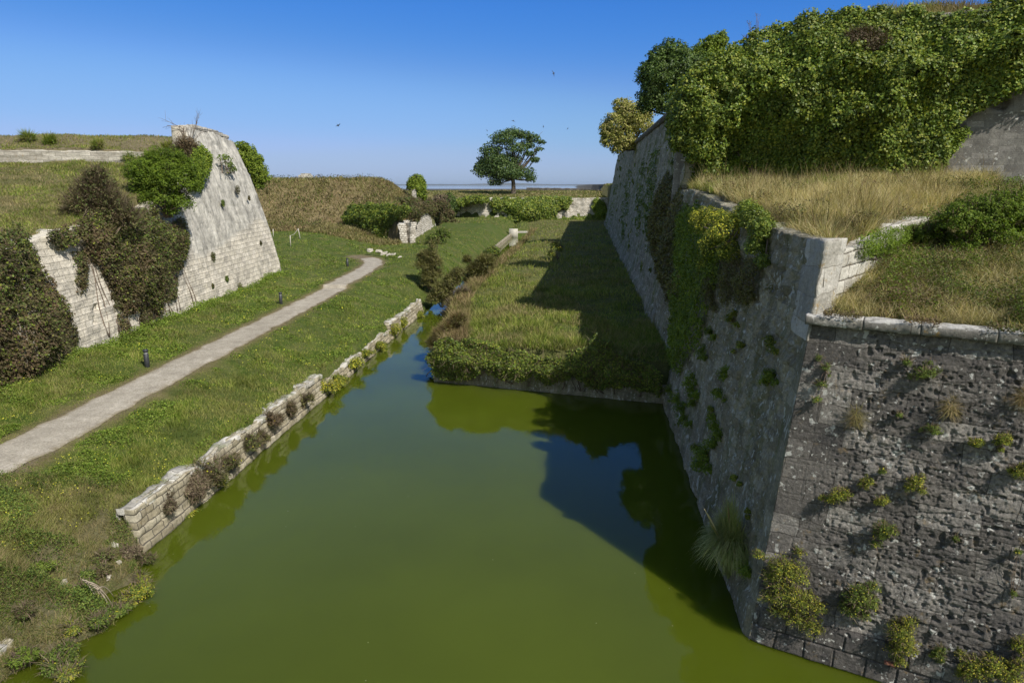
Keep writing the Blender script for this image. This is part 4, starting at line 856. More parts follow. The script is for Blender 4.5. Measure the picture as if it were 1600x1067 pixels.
# stakes with rope
def gz(px, py, z0):
    p = at_z(px, py, z0)
    for _ in range(12):
        zz = float(ground_h(p[0], p[1])); z0 = .5*z0+.5*zz; p = at_z(px, py, z0)
    return p
stk = []
for px, py, h, tx, lb_ in ((454, 385, 1.25, .03, 'middle thin pale stake of the rope fence, right of the left bastion corner'), (469, 373, 1.25, -.18, 'leaning pale stake furthest right in the rope fence'), (427, 372, 1.1, .05, 'leftmost pale stake, half hidden by the left bastion corner')):
    p = gz(px, py, 2.8); stk.append(p+[tx, 0, h]); o = MB().tube([p-[0, 0, .2], p+[tx*.5, 0, h*.5], p+[tx, 0, h]], .05, 6).build('fence_stake', M['stake']); tag(o, lb_, 'stake', 'stakes of the rope fence')
a, b = stk[0], stk[1]; q = np.linspace(0, 1, 12)[:, None]
tag(MB().tube(a*(1-q)+b*q-np.array([0, 0, .9])*q*(1-q), .018, 5).build('fence_rope', M['rope']), 'thin sagging rope strung between two pale stakes', 'rope')
# far hut on the mound
p = at_Y(478, 280.5, 150); r = empty('hut', tuple(p), 'small pale stone hut showing above the crest of the mound', 'hut')
V, F = slab(p+[0, 0, .2], (1, 0, 0), (0, 1, 0), (0, 0, 1), 1.35, 1.2, .75, 1, .03); mk('wall', V, F, M['concrete'], r)
V, F = slab(p+[.1, 0, 1.0], (1, 0, 0), (0, 1, 0), (0, 0, 1), .95, .9, .25, 2, .05); mk('roof', V, F, M['farpale'], r)
MB().box(p+[-.9, -1.23, .1], p+[-.45, -1.17, .5]).build('window', M['bollard'], r); MB().box(p+[.3, -1.23, .1], p+[.75, -1.17, .5]).build('window', M['bollard'], r)
# birds
for px, py, Y, sp, rot, lb_ in ((865, 115, 60, .42, .5, 'small dark bird flying highest in the sky, above the lone tree'), (528, 196, 60, .42, -.9, 'small dark bird flying left of the lone tree, above the mound'), (802, 189, 80, .40, 1.2, 'small dark bird flying just above the top of the lone tree'),
                           (849, 198, 90, .36, .2, 'small dark bird flying up right of the oak crown'), (887, 201, 95, .34, -.3, 'small dark bird flying nearest the right rampart'), (761, 204, 95, .3, .8, 'small dark bird flying just left of the oak crown top')):
    sp *= .7; c = at_Y(px, py, Y); r = empty('bird', tuple(c), lb_, 'bird', 'birds in the sky'); ca, sa = math.cos(rot), math.sin(rot); ax = np.array([ca*.8, .5, sa*.8]); ax /= np.linalg.norm(ax); wx = unit(np.cross(ax, [.2, 1, .3])); up = unit(np.cross(wx, ax))
    mb = MB(); mb.tube([c+ax*sp*t for t in (-.5, -.32, -.1, .15, .33, .45)], np.array([.012, .03, .07, .07, .05, .012])*sp*2, 8); mb.build('body', M['bird'], r, smooth=True)
    for sg in (-1, 1):
        w0 = c+ax*sp*.12; V = [w0+ax*sp*.12, w0-ax*sp*.16, w0+wx*sg*sp*.5+up*sp*.2+ax*sp*.08, w0+wx*sg*sp*.45+up*sp*.18-ax*sp*.12, w0+wx*sg*sp*.95+up*sp*.1-ax*sp*.25]
        V = np.array(V+[v+up*.006 for v in V]); F = [np.array([[0, 1, 3, 2], [5, 7, 8, 6]]), np.array([[2, 3, 4], [7, 9, 8]])]; mk('wing', V, F, M['bird'], r)
# ------------------------------------------------------------------ growth on and around the left bastion
creeper('bramble', 'wide brown and green bramble hanging over the wall at the left edge', PLEFT, [(-160, 330), (30, 358), (48, 385), (62, 430), (80, 470), (88, 520), (112, 545), (90, 555), (84, 600), (60, 590), (40, 630), (10, 615), (-160, 700)], 42000, .095, 'bramble', 1.3, 1.0, 'bramble', twigs=5000, mat2='ivy', n2=5000, edge=.9, stems=14, seed=1, sag=1)
creeper('bramble', 'big tangled brown and green bramble hanging down the middle of the pale wall', PLEFT, [(62, 368), (100, 355), (140, 335), (200, 330), (275, 350), (288, 375), (280, 415), (268, 440), (250, 470), (240, 500), (215, 480), (195, 505), (182, 470), (160, 440), (140, 410), (110, 395)], 42000, .10, 'bramble', 1.1, .9, 'bramble', twigs=5000, edge=1.0, stems=16, seed=2, mat2='ivy', n2=5000, sag=1)
for lb_, pix, nl in (('narrow strand of ivy hanging to the wall foot below the middle bramble', [(168, 440), (190, 440), (196, 500), (205, 555), (196, 560), (180, 500)], 3000), ('thin dark strand hanging on the pale wall right of the middle bramble', [(255, 440), (275, 430), (272, 465), (262, 480), (256, 470)], 1400), ('short strand of bramble hanging right of the long ivy strand', [(215, 480), (235, 480), (232, 510), (224, 530), (216, 505)], 1300), ('leafy strand trailing from the left bramble onto the pale wall', [(85, 470), (100, 480), (118, 530), (112, 555), (98, 530)], 1700), ('thin ragged strand of bramble on the pale wall between the two big brambles', [(110, 395), (135, 400), (132, 440), (122, 470), (116, 440)], 1500)):
    creeper('ivy_strand', lb_, PLEFT, pix, nl, .09, 'bramble', .3, .5, 'creeper', edge=.25, twigs=150, seed=nl % 9)
bush('bramble', 'brown leafless bramble thicket standing on the wall top left of the green bush', 'bramble', at_Y(150, 345, 37), [tuple(np.array(lpx(a, b, 37, c)[:3])-at_Y(150, 345, 37))+(lpx(a, b, 37, c)[3],) for a, b, c in ((150, 300, 30), (135, 325, 34), (170, 325, 32), (195, 345, 28), (120, 345, 24), (152, 275, 16))], 9000, .08, 'bramble', twigs=6500, twl=.5, stem=(.03, .01), extra=6)
bush('evergreen_bush', 'dense bright green bush on the wall top beside the tall pointed corner', 'bush', at_Y(262, 340, 43), [tuple(np.array(lpx(a, b, 43, c)[:3])-at_Y(262, 340, 43))+(lpx(a, b, 43, c)[3],) for a, b, c in ((232, 275, 32), (262, 270, 34), (285, 285, 28), (255, 305, 32), (280, 315, 20), (215, 270, 18), (245, 250, 18), (272, 245, 14), (225, 300, 20), (296, 262, 14), (270, 330, 13), (301, 288, 10))], 42000, .11, 'bush', shell=.5, bumpy=.6, extra=3, up=.8, aspect=.45)
def branches(mb, p, d, L, r, k):
    q = np.linspace(0, 1, 5)[:, None]; bend = rng.normal(size=3)*.12*L; pts = p+d*L*q+bend*q*q; mb.tube(pts, (r, r*.55), 4)
    if k:
        for t in (.35, .55, .75, .9, 1.0): 
            e = unit(d+rng.normal(size=3)*.38); branches(mb, p+d*L*t+bend*t*t, e, L*(.42+.2*rng.random()), r*.5, k-1)
def bare(name, label, base, tips, r=.03, k=2, leafn=0, rr=.5, mat='brown'):
    o = empty(name, tuple(base), label, 'shrub'); mb = MB()
    for t in tips: v = np.array(t)-base; branches(mb, np.array(base, float), unit(v), np.linalg.norm(v)*.72, r, k)
    mb.build('branches', M['twig'], o)
    if leafn: P, N = lump_points([tuple(base+np.array([0, 0, rr*.5]))+(rr, rr, rr*.7)], leafn, -.6, .7); V, F = leaves(P, N, .08, .6, .8); mk('foliage', V, F, M[mat], o)
    return o
bare('bare_shrub', 'leafless grey twiggy shrub rising above the wall beside the pointed corner', at_Y(294, 240, 51.6), [at_Y(270, 178, 51.6), at_Y(284, 196, 51.2), at_Y(305, 186, 52), at_Y(296, 205, 51), at_Y(278, 212, 51)], .035, 2, 1500, 1.0, 'bramble')
for px_, py_, lb_ in ((292, 232, 'dry brown scrub filling the broken top left of the pointed corner'), (302, 250, 'olive scrub just above the bright ivy patch')):
    bush('scrub', lb_, 'scrub', at_Y(px_, py_, 51.2), [(0, 0, 0, .8), (.2, .1, -.5, .7), (-.5, 0, -.3, .7)], 2500, .08, 'bramble' if px_ < 300 else 'tam', twigs=900, twl=.5)
creeper('ivy', 'bright green ivy patch on the left edge of the tall pointed corner', PLEFT, [(300, 238), (318, 232), (327, 255), (318, 285), (300, 300), (292, 270)], 4500, .13, 'ivyl', .45, .5, seed=4)
creeper('vine', 'yellow green vine spreading near the top of the tall pointed corner', PLEFT, [(334, 243), (350, 246), (362, 255), (366, 272), (358, 268), (348, 256)], 500, .13, 'samd', .12, .4, 'vine', seed=5, stems=8)
bush('ivy', 'thick green ivy clump hanging behind the far edge of the left bastion', 'ivy', at_Y(408, 285, 64), [tuple(np.array(lpx(a, b, 64, c, d)[:3])-at_Y(408, 285, 64))+tuple(lpx(a, b, 64, c, d)[3:]) for a, b, c, d in ((388, 238, 11, 10), (386, 250, 10, 10), (392, 265, 10, 10), (398, 278, 9, 9), (378, 240, 10, 9), (396, 252, 13, 13), (404, 268, 12, 13), (412, 279, 10, 9), (378, 229, 10, 5), (402, 288, 9, 10))], 14000, .14, 'ivyl', extra=1)
P_ = []
for k, (px, py, r_) in enumerate(((346, 318, 4), (330, 402, 6), (369, 297, 5), (365, 464, 6), (373, 451, 7), (276, 503, 5), (259, 513, 7), (243, 400, 3), (405, 380, 3), (426, 434, 5), (400, 450, 4), (330, 447, 3), (352, 436, 4), (415, 300, 3), (387, 310, 3))):
    c = PLEFT.pt(px, py)+[.12, 0, -.0]; rr = r_*c[1]/1067*1.1; P, N = lump_points([(c[0], c[1], c[2], rr*.6, rr, rr*1.3)], int(160+60*r_), -.9, .6); V, F = leaves(P, N, .07, .6, .8); o = mk('wall_tuft', V, F, M['bramble' if k % 3 else 'samd'])
    tag(o, 'small dull green tuft growing from the pale face of the left bastion', 'plant', 'tufts on the left bastion face')
# weeds at wall foot
for k, (y0, y1, lb_) in enumerate(((22, 34, 'tangle of green weeds along the wall foot behind the nearest bollard'), (34, 47, 'strip of green weeds along the middle of the pale wall foot'), (47, 60, 'strip of green weeds along the wall foot near the pointed corner'))):
    n_ = 5200; Y = y0+(y1-y0)*rng.random(n_); X = -20.55+np.abs(rng.normal(size=n_))*.35; b_ = fbm(xyz(Y*.9, Y*0), 3, 40); P = np.stack([X, Y, ground_h(X+.3, Y)+.05+.75*b_*rng.random(n_)*np.exp(-(X+20.55)*1.5)], -1); V, F = leaves(P, np.tile([.7, 0, .7], (n_, 1)), .08, .7, .8); tag(mk('foot_weeds', V, F, M['grassw']), lb_, 'weeds', kind='stuff')
# bushes on earth bank top
for k, (px, py, r_, lb_) in enumerate(((42, 214, 9, 'leftmost small green shrub on the earth bank skyline'), (76, 214, 7, 'small green shrub second from left on the earth bank skyline'), (150, 217, 6, 'low green shrub on the middle of the earth bank skyline'), (198, 219, 7, 'low dark shrub on the bank skyline right of the middle'), (232, 220, 6, 'short pale green shrub on the bank skyline'), (262, 222, 9, 'darker green shrub on the earth bank nearest the bare twiggy shrub'))):
    Yd = 52; c = at_Y(px, py, Yd); g0 = float(ground_h(c[0], c[1])); bush('small_shrub', lb_, 'shrub', (c[0], c[1], g0), [(0, 0, .15, r_*Yd/1067*1.3, .5, .45), (r_*.03, .1, .3, .25)], 500, .08, 'bush' if k % 2 else 'bramble', group='shrubs on the earth bank', twigs=420, twmat='grass', twl=.6, stem=(.015, .005))
# ------------------------------------------------------------------ middle distance
creeper('ivy', 'dark green ivy and bramble bank over the front corner of the dry mound', PMF, [(538, 340), (556, 322), (585, 318), (612, 322), (640, 326), (645, 332), (632, 342), (618, 347), (611, 356), (612, 378), (600, 388), (575, 372), (548, 358)], 26000, .2, 'ivy', 1.6, 1.6, edge=.8, twigs=600, seed=6)
creeper('ivy', 'ragged ivy hanging over the top of the white wall on the mound flank', PMR, [(636, 322), (655, 318), (676, 320), (690, 330), (696, 352), (688, 354), (684, 342), (676, 334), (664, 332), (656, 340), (650, 350), (644, 348), (640, 340)], 12000, .2, 'bramble', 1.2, 1.2, edge=.6, twigs=800, seed=7)
def bushpx(name, label, cat, Y, base, lumps, n, leaf, mat, **k):
    b = at_Y(base[0], base[1], Y); return bush(name, label, cat, b, [tuple(np.array(lpx(l[0], l[1], Y+(l[4] if len(l) > 4 else 0), l[2], l[3] if len(l) > 3 else None)[:3])-b)+tuple(lpx(l[0], l[1], Y, l[2], l[3] if len(l) > 3 else None)[3:]) for l in lumps], n, leaf, mat, **k)
bushpx('ivy_pillar', 'stone stump wrapped in green ivy on the skyline at the right end of the mound', 'ivy', 131, (652, 312), [(652, 284, 9, 9), (655, 297, 9, 11), (646, 290, 9, 9), (657, 306, 7, 8)], 7000, .28, 'ivyl', bumpy=.5, twigs=150, twl=1.)
p = at_Y(647, 312, 129.6); V, F = slab(p+[0, .8, .4], (1, 0, 0), (0, 1, 0), (0, 0, 1), .42, .5, 1.6, 1, .08); tag(mk('stone_stump', V, F, M['farpale']), 'pale upright stone stump showing through the ivy at the end of the mound', 'stump')
for lb_, Y, base, lm, mt in (('brown reddish thicket on top of the mound flank wall', 118, (625, 330), [(600, 320, 16, 6), (618, 318, 14, 7), (636, 316, 13, 7), (650, 318, 10, 6)], 'bramble'),
                             ('brown and green scrub at the far end of the mound flank wall', 132, (675, 330), [(665, 318, 12, 7), (680, 326, 10, 8), (692, 322, 9, 6)], 'bramble'),
                             ('brown spiky thicket at the left end of the far ditch wall', 166, (690, 332), [(686, 318, 10, 12), (698, 316, 9, 10), (690, 330, 12, 10)], 'brown'),
                             ('dark green pointed shrub beside the brown thicket on the far ditch wall', 166, (706, 335), [(702, 315, 7, 11), (709, 322, 9, 10), (703, 332, 9, 9)], 'darkleaf'),
                             ('rounded dark green shrub on the far ditch wall left of the exposed stones', 166.5, (728, 330), [(720, 317, 11, 5), (737, 313, 12, 5), (752, 313, 12, 5)], 'ivy'),
                             ('low green scrub sloping down right of the mound flank wall', 145, (700, 362), [(695, 345, 12, 9), (706, 352, 12, 9), (718, 360, 11, 6), (700, 335, 9, 8), (728, 364, 8, 4)], 'bramble'),
                             ('grey green undergrowth below the white wall of the mound', 92, (650, 400), [(620, 402, 16, 6), (640, 396, 14, 7), (660, 388, 14, 7), (682, 374, 14, 8), (692, 366, 10, 8)], 'samd')):
    bushpx('scrub', lb_, 'scrub', Y, base, lm, 7000, .0019*Y, mt, group='scrub around the ditch end', twigs=700, twl=1., extra=1, stem=(.05, .02))
for lb_, pix, nl in (('long hedge of ivy and bramble over the middle of the far ditch wall', [(768, 318), (775, 312), (800, 311), (860, 310), (900, 310), (892, 318), (874, 326), (864, 340), (866, 348), (800, 352), (762, 352), (790, 346), (796, 336), (786, 327), (772, 330), (768, 322)], 34000), ('low green ivy along the foot of the exposed far wall', [(866, 341), (900, 342), (948, 338), (950, 352), (866, 352)], 9000), ('yellow green ivy at the right edge of the exposed far wall', [(928, 316), (936, 312), (948, 330), (948, 345), (926, 345), (930, 330)], 4000)):
    creeper('ivy', lb_, PFAR, pix, nl, .32, 'ivy' if nl != 4000 else 'ivyl', 1.8, 2.2, edge=1.0, seed=nl % 17, twigs=400 if nl > 9000 else 0)
0 and creeper('scrub', 'dry brownish scrub along the left foot of the far ditch wall', PFAR, [(700, 350), (735, 347), (770, 349), (772, 357), (700, 357)], 5000, .3, 'tam', 1., 1.4, 'scrub', seed=3, twigs=400)
# along the channel
def gzb(px, py): return at_z(px, py, .9)
bushpx('conical_shrub', 'dark olive pointed shrub standing on the bank above the narrow channel', 'shrub', 63, (672, 452), [(676, 385, 6, 9), (672, 400, 12, 10), (664, 415, 17, 11), (674, 430, 19, 12), (662, 398, 7, 7), (680, 412, 12, 10), (655, 402, 5, 5), (684, 378, 2.5, 7), (670, 442, 15, 8)], 15000, .085, 'tam', twigs=3500, twmat='tam', twl=.5, extra=2, shell=.7, up=.7, aspect=.5)
bushpx('shrub', 'round olive green shrub leaning over the water below the conical shrub', 'shrub', 58, (690, 480), [(692, 455, 18, 16), (706, 440, 15, 14), (680, 468, 14, 10), (700, 470, 14, 12), (716, 428, 11, 10)], 16000, .085, 'tam', twigs=3000, twl=.5, twmat='tam', shell=.6)
bushpx('shrub', 'grey brown feathery shrub growing from the right edge of the channel', 'shrub', 66, (745, 455), [(745, 425, 18, 14), (758, 412, 16, 14), (738, 440, 15, 12), (752, 438, 15, 12), (730, 408, 7, 8)], 12000, .085, 'tam', twigs=8000, twl=.55, twmat='tam', shell=.7)
bushpx('shrub', 'yellow green shrub at the far part of the channel', 'shrub', 84, (765, 412), [(762, 398, 9, 8), (771, 394, 10, 9), (768, 405, 11, 6)], 7000, .12, 'samd', twigs=600, twl=.5, shell=.6, flowers=150, fl_size=.12)
bushpx('shrub', 'brown thorny tangle overhanging the channel water near its mouth', 'shrub', 55, (715, 500), [(712, 478, 14, 9), (722, 462, 12, 10), (704, 492, 11, 8), (730, 470, 10, 10)], 5500, .08, 'tam', twigs=6000, twl=.6, shell=.8)
bushpx('shrub', 'pale dry shrub on the left corner of the grassy spit', 'shrub', 40, (690, 545), [(690, 525, 14, 10), (704, 512, 13, 10), (716, 500, 12, 10), (678, 538, 10, 8)], 5000, .07, 'tam', twigs=6000, twl=.5, shell=.7, twmat='dry')
bushpx('weed_plant', 'tall yellow flowering weed on the spit at the edge of the shade', 'plant', 78, (872, 405), [(866, 385, 6, 9), (874, 390, 6, 8), (862, 398, 6, 6)], 2500, .1, 'samd', twigs=500, twl=.5, flowers=120, fl_size=.1, shell=.8)
creeper('hedge', 'leafy green hedge tumbling over the front of the grassy spit', PISL, [(664, 560), (676, 532), (704, 530), (760, 540), (830, 556), (880, 556), (910, 545), (935, 515), (950, 530), (965, 560), (1000, 570), (1028, 580), (1032, 612), (985, 600), (940, 608), (900, 590), (860, 606), (835, 590), (790, 596), (760, 582), (720, 592), (690, 580), (672, 580)], 60000, .085, 'ivy', 1.0, .9, 'hedge', edge=.7, stems=30, seed=9, mat2='bramble', n2=16000, twigs=3000)
# ------------------------------------------------------------------ quay growth
def onq(px, py, out=.1): return PQ.pt(px, py)+[out, 0, 0]
def clump(name, label, cat, c, r, n, leaf, mat, group=None, flowers=0, fs=.05, squash=1., twigs=0, twl=.25, out=(1, 0, 0), up=.4):
    o = np.array(out, float); rs = r*.62
    lm = [(rng.normal()*r*.45, rng.normal()*r*.45, rng.normal()*r*.35*squash, rs*(.7+.5*rng.random()), rs*(.7+.5*rng.random()), rs*squash*(.7+.5*rng.random())) for _ in range(5)]
    return bush(name, label, cat, c, lm, n, leaf, mat, group=group, stem=(.012, .004), twigs=twigs, twl=twl, flowers=flowers, fl_size=fs, shell=.7, bumpy=.6, extra=1, up=up, zmin=-.7)
for px, py, rp, mt, lb_ in ((326, 738, 24, 'bramble', 'largest dark green shrub draped over the near quay wall'), (352, 722, 17, 'bramble', 'dark shrub on the quay just right of the largest one'), (384, 694, 15, 'bramble', 'round dark shrub in the middle of the near quay wall'), (405, 678, 11, 'tam', 'small olive shrub on the quay between two rounder shrubs'), (424, 662, 14, 'bramble', 'upright dark shrub hanging to the water past the middle of the quay'),
                            (451, 640, 13, 'bramble', 'dark shrub near the far end of the near quay wall'), (474, 624, 12, 'tam', 'olive shrub at the very far end of the near quay wall'), (290, 770, 18, 'brown', 'withered brown shrub on the near quay wall'), (262, 790, 15, 'brown', 'withered low brown shrub near the broken end of the quay'), (308, 752, 16, 'brown', 'brown dry shrub left of the largest quay shrub')):
    c = onq(px, py); rr = rp*c[1]/1067; clump('quay_shrub', lb_, 'shrub', c, rr, 2600, .045, mt, 'shrubs on the quay', twigs=700, squash=1.2, flowers=12 if mt == 'bramble' else 0)
for px, py, rp, fl, lb_ in ((295, 815, 15, 110, 'yellow flowering plant hanging to the water below the near quay'), (340, 752, 8, 50, 'small yellow flowering tuft under the largest quay shrub'), (506, 608, 19, 420, 'large bright yellow flowering clump at the gap between quay stretches'), (552, 568, 14, 260, 'yellow flowering clump in the middle of the overgrown quay'), (613, 518, 13, 240, 'yellow flowering clump against the white crumbling quay'), (628, 506, 10, 120, 'small yellow flowering clump on the white crumbling quay'), (590, 540, 12, 80, 'straw coloured tuft hanging over the far quay'), (653, 492, 6, 40, 'little yellow tuft at the far end of the crumbling quay'), (570, 552, 10, 80, 'pale green tuft on the overgrown quay right of the middle'), (528, 590, 12, 60, 'straw and green tuft on the overgrown quay left of the middle')):
    c = onq(px, py, .15); rr = rp*c[1]/1067; clump('samphire', lb_, 'plant', c, rr, 2400, .06, 'sam', 'flowering plants on the quay', flowers=fl, fs=.065, squash=.9)
for px, py, rp, mt, fl, lb_ in ((195, 905, 24, 'sam', 260, 'yellow tipped bushy plant at the water edge in the lower left'), (215, 880, 14, 'sam', 140, 'yellow plant just below the broken quay end'), (180, 925, 16, 'samd', 60, 'green feathery plant leaning over the water in the lower left'), (75, 1005, 30, 'samd', 40, 'wide green leafy clump near the bottom left corner'), (100, 1020, 18, 'sam', 90, 'yellowish clump beside the low stone remnant'), (112, 962, 13, 'sam', 70, 'small yellow flowering plant on the bare bank'), (35, 1000, 20, 'grassw', 0, 'green weed clump at the left edge of the bare bank'), (130, 905, 18, 'samd', 0, 'dull green scrub in the middle of the bare bank'), (15, 1055, 12, 'sam', 50, 'yellow green tuft in the very bottom left corner'), (165, 870, 20, 'bramble', 0, 'brown and green scrub beside the broken end of the quay'), (105, 985, 18, 'samd', 50, 'green plant hanging over the bank edge near the bottom left'), (150, 950, 15, 'samd', 30, 'small green plant where the dead branches meet the water'), (50, 960, 16, 'bramble', 0, 'dry scrub near the left edge of the bare bank'), (205, 850, 14, 'brown', 0, 'withered brown tuft directly below the quay end'), (60, 910, 18, 'grassw', 0, 'leafy green weeds above the bare bank at the left edge'), (230, 845, 10, 'bramble', 6, 'small dark plant growing on the quay end')):
    p = at_z(px, py, .7); p[2] = max(.1, float(ground_h(p[0]-.2, p[1])))+.1; rr = rp*p[1]/1067; clump('bank_plant', lb_, 'plant', p, rr, int(1500+90*rp), .04, mt, 'plants on the bare bank', flowers=fl, fs=.03, squash=.7, twigs=300)
# dead branches on the bank
mb = MB()
for k in range(9):
    a = at_z(128+k*3, 905+k*2, .95); b = at_z(150+k*3+random.random()*12, 935+random.random()*15, .3); m = (a+b)/2+[0, 0, .25+.2*random.random()]; q = np.linspace(0, 1, 8)[:, None]; mb.tube((1-q)**2*a+2*q*(1-q)*m+q*q*b, (.018, .006), 5)
tag(mb.build('dead_branches', M['deadwood']), 'bundle of bare bleached branches trailing from the bare bank to the water', 'branches')
# ------------------------------------------------------------------ right side
creeper('ivy', 'huge billowing mass of dark glossy ivy covering the upper rampart wall', PUP, [(1045, 205), (1052, 165), (1082, 140), (1115, 125), (1150, 85), (1180, 62), (1215, 42), (1260, 26), (1330, 20), (1385, 24), (1420, 34), (1470, 42), (1500, 30), (1550, 20), (1562, -5), (1640, -30), (1720, -60), (1740, 90), (1600, 142), (1545, 165), (1505, 192), (1488, 225), (1440, 282), (1400, 300), (1340, 302), (1250, 302), (1205, 268), (1150, 236), (1110, 250), (1070, 232)], 190000, .125, 'ivy', 2.4, 1.15, edge=.6, shell=.22, seed=10, mat2='ivyl', n2=1200, aspect=.9)
creeper('dead_ivy', 'patch of dead brown stems in the upper middle of the huge ivy mass', Plane(C3+n3*1.5, d3, n3, K3), [(1315, 55), (1345, 48), (1395, 60), (1385, 85), (1345, 100), (1320, 80)], 1500, .1, 'brown', .5, .5, 'ivy', twigs=1500, seed=31)
creeper('ivy', 'lower ivy drape at the corner where the tall rampart meets the grassy platform', PUP, [(1080, 240), (1120, 235), (1165, 245), (1172, 285), (1150, 320), (1120, 335), (1085, 320), (1072, 280)], 16000, .12, 'bush', 1.2, .9, edge=.4, seed=12)
creeper('ivy', 'thin ragged ivy fringe creeping down the bare grey wall on the right', PUP, [(1400, 270), (1440, 240), (1500, 190), (1512, 205), (1485, 240), (1470, 275), (1440, 295), (1400, 300)], 7000, .11, 'ivyl', .35, .6, edge=.5, holes=.42, seed=13)
bushpx('ivy', 'ivy hump wrapping the upper corner of the rampart beneath the round tree', 'ivy', 39.5, (1090, 250), [(1090, 150, 32, 30), (1078, 185, 30, 30), (1068, 215, 22, 22), (1115, 125, 32, 28), (1110, 180, 40, 40), (1100, 230, 34, 26), (1140, 110, 30, 24), (1150, 160, 40, 40), (1120, 265, 24, 18)], 60000, .14, 'ivy', bumpy=.7, shell=.4, zmin=-.9, extra=0)
bushpx('round_tree', 'dark green round tree on the rampart edge left of the ivy mass', 'tree', 62, (1060, 180), [(1036, 118, 30, 28), (1062, 100, 28, 24), (1018, 148, 19, 22), (1075, 128, 26, 26), (1050, 84, 20, 16), (1014, 118, 16, 18), (1040, 160, 20, 18), (1030, 92, 16, 14), (1008, 165, 10, 12), (1095, 105, 16, 16)], 42000, .16, 'darkleaf', stem=(.12, .04), smat='bark', bumpy=.6, zmin=-.8)
bushpx('small_tree', 'lighter green small tree behind the round tree on the rampart', 'tree', 66, (1105, 115), [(1100, 82, 16, 14), (1116, 68, 14, 11), (1128, 60, 8, 8), (1085, 92, 13, 12), (1122, 88, 12, 12)], 9000, .17, 'ivyl', stem=(.08, .03), smat='bark', bumpy=.7, shell=.6, zmin=-.8)
bushpx('yellow_tree', 'yellow green sunlit small tree at the far left of the rampart top', 'tree', 95, (985, 235), [(962, 200, 20, 20), (983, 180, 19, 16), (1000, 196, 17, 16), (953, 218, 13, 12), (980, 222, 17, 12), (972, 166, 12, 9), (1008, 180, 11, 9), (947, 205, 8, 9), (965, 232, 10, 8)], 26000, .21, 'yellowtree', stem=(.12, .04), smat='bark', bumpy=.6, zmin=-.8)
bush('bare_shrub', 'thin leafless sprigs standing above the ivy against the sky', 'shrub', at_Y(1180, 90, 46), [tuple(np.array(lpx(a, b, 46, c)[:3])-at_Y(1180, 90, 46))+(lpx(a, b, 46, c)[3],) for a, b, c in ((1170, 38, 5), (1183, 25, 4), (1192, 45, 5), (1165, 60, 5))], 120, .05, 'brown', twigs=20, twl=.4, stem=(.02, .004), extra=5)
creeper('scrub', 'brown and olive scrub hanging down the shaded rampart face', PSHF, [(1032, 330), (1050, 270), (1068, 290), (1078, 340), (1072, 400), (1086, 440), (1070, 480), (1048, 470), (1040, 430), (1026, 400)], 26000, .11, 'tam', .9, .9, 'scrub', edge=.7, twigs=2500, seed=14, holes=.36)
creeper('ivy', 'bright yellow green ivy sheet flowing down the shaded bastion face', PSH, [(1066, 330), (1098, 315), (1128, 350), (1145, 400), (1132, 440), (1112, 470), (1100, 520), (1080, 560), (1060, 590), (1050, 560), (1056, 500), (1052, 450), (1058, 400)], 38000, .075, 'ivyl', .4, .6, edge=.5, seed=15)
creeper('scrub', 'dull olive growth hanging below the yellow flowering bush', PSH, [(1110, 420), (1150, 410), (1200, 405), (1218, 430), (1200, 470), (1170, 480), (1145, 470), (1120, 490), (1108, 460)], 14000, .05, 'tam', .45, .5, 'scrub', edge=.3, twigs=900, seed=16, holes=.4)
for lb_, pix, nl in (('thin green creeper streak nearest the far end of the tall shaded wall', [(962, 290), (968, 288), (962, 335), (952, 372), (948, 350)], 900), ('green creeper streak second from the far end of the tall shaded wall', [(984, 262), (991, 262), (986, 320), (976, 380), (972, 340)], 1500),
                     ('broken creeper streak in the middle of the tall shaded wall', [(1004, 250), (1012, 252), (1008, 330), (1000, 380), (996, 330)], 1500), ('olive creeper streak left of the brown scrub on the tall shaded wall', [(1020, 235), (1030, 235), (1026, 300), (1014, 400), (1012, 330)], 2200)):
    creeper('creeper', lb_, PSHF, pix, nl, .12, 'samd', .25, .8, 'creeper', edge=.7, seed=nl % 7, holes=.42)
def bonp(pl, name, label, cat, base, lumps, out, n, leaf, mat, **k):
    b = pl.pt(*base); L_ = []
    for l in lumps: c = pl.pt(l[0], l[1])+pl.n*(l[3] if len(l) > 3 else out); q = c[1]/1067; L_.append(tuple(c-b)+(l[2]*q,))
    return bush(name, label, cat, b, L_, n, leaf, mat, **k)
bonp(PSH, 'flowering_bush', 'large bush covered in yellow flowers spilling over the bastion edge', 'bush', (1150, 375), [(1125, 355, 26), (1150, 365, 30), (1172, 350, 22), (1130, 395, 24), (1155, 400, 20), (1105, 345, 16), (1118, 415, 14)], .35, 20000, .055, 'sam', flowers=2600, fl_size=.05, bumpy=.7, flmat='flowerb')
bonp(PSH, 'ivy', 'dark green ivy tuft right of the yellow flowering bush', 'ivy', (1195, 365), [(1192, 345, 20), (1205, 362, 20), (1198, 390, 18), (1206, 412, 10), (1180, 330, 14)], .25, 15000, .05, 'ivy', bumpy=.5)
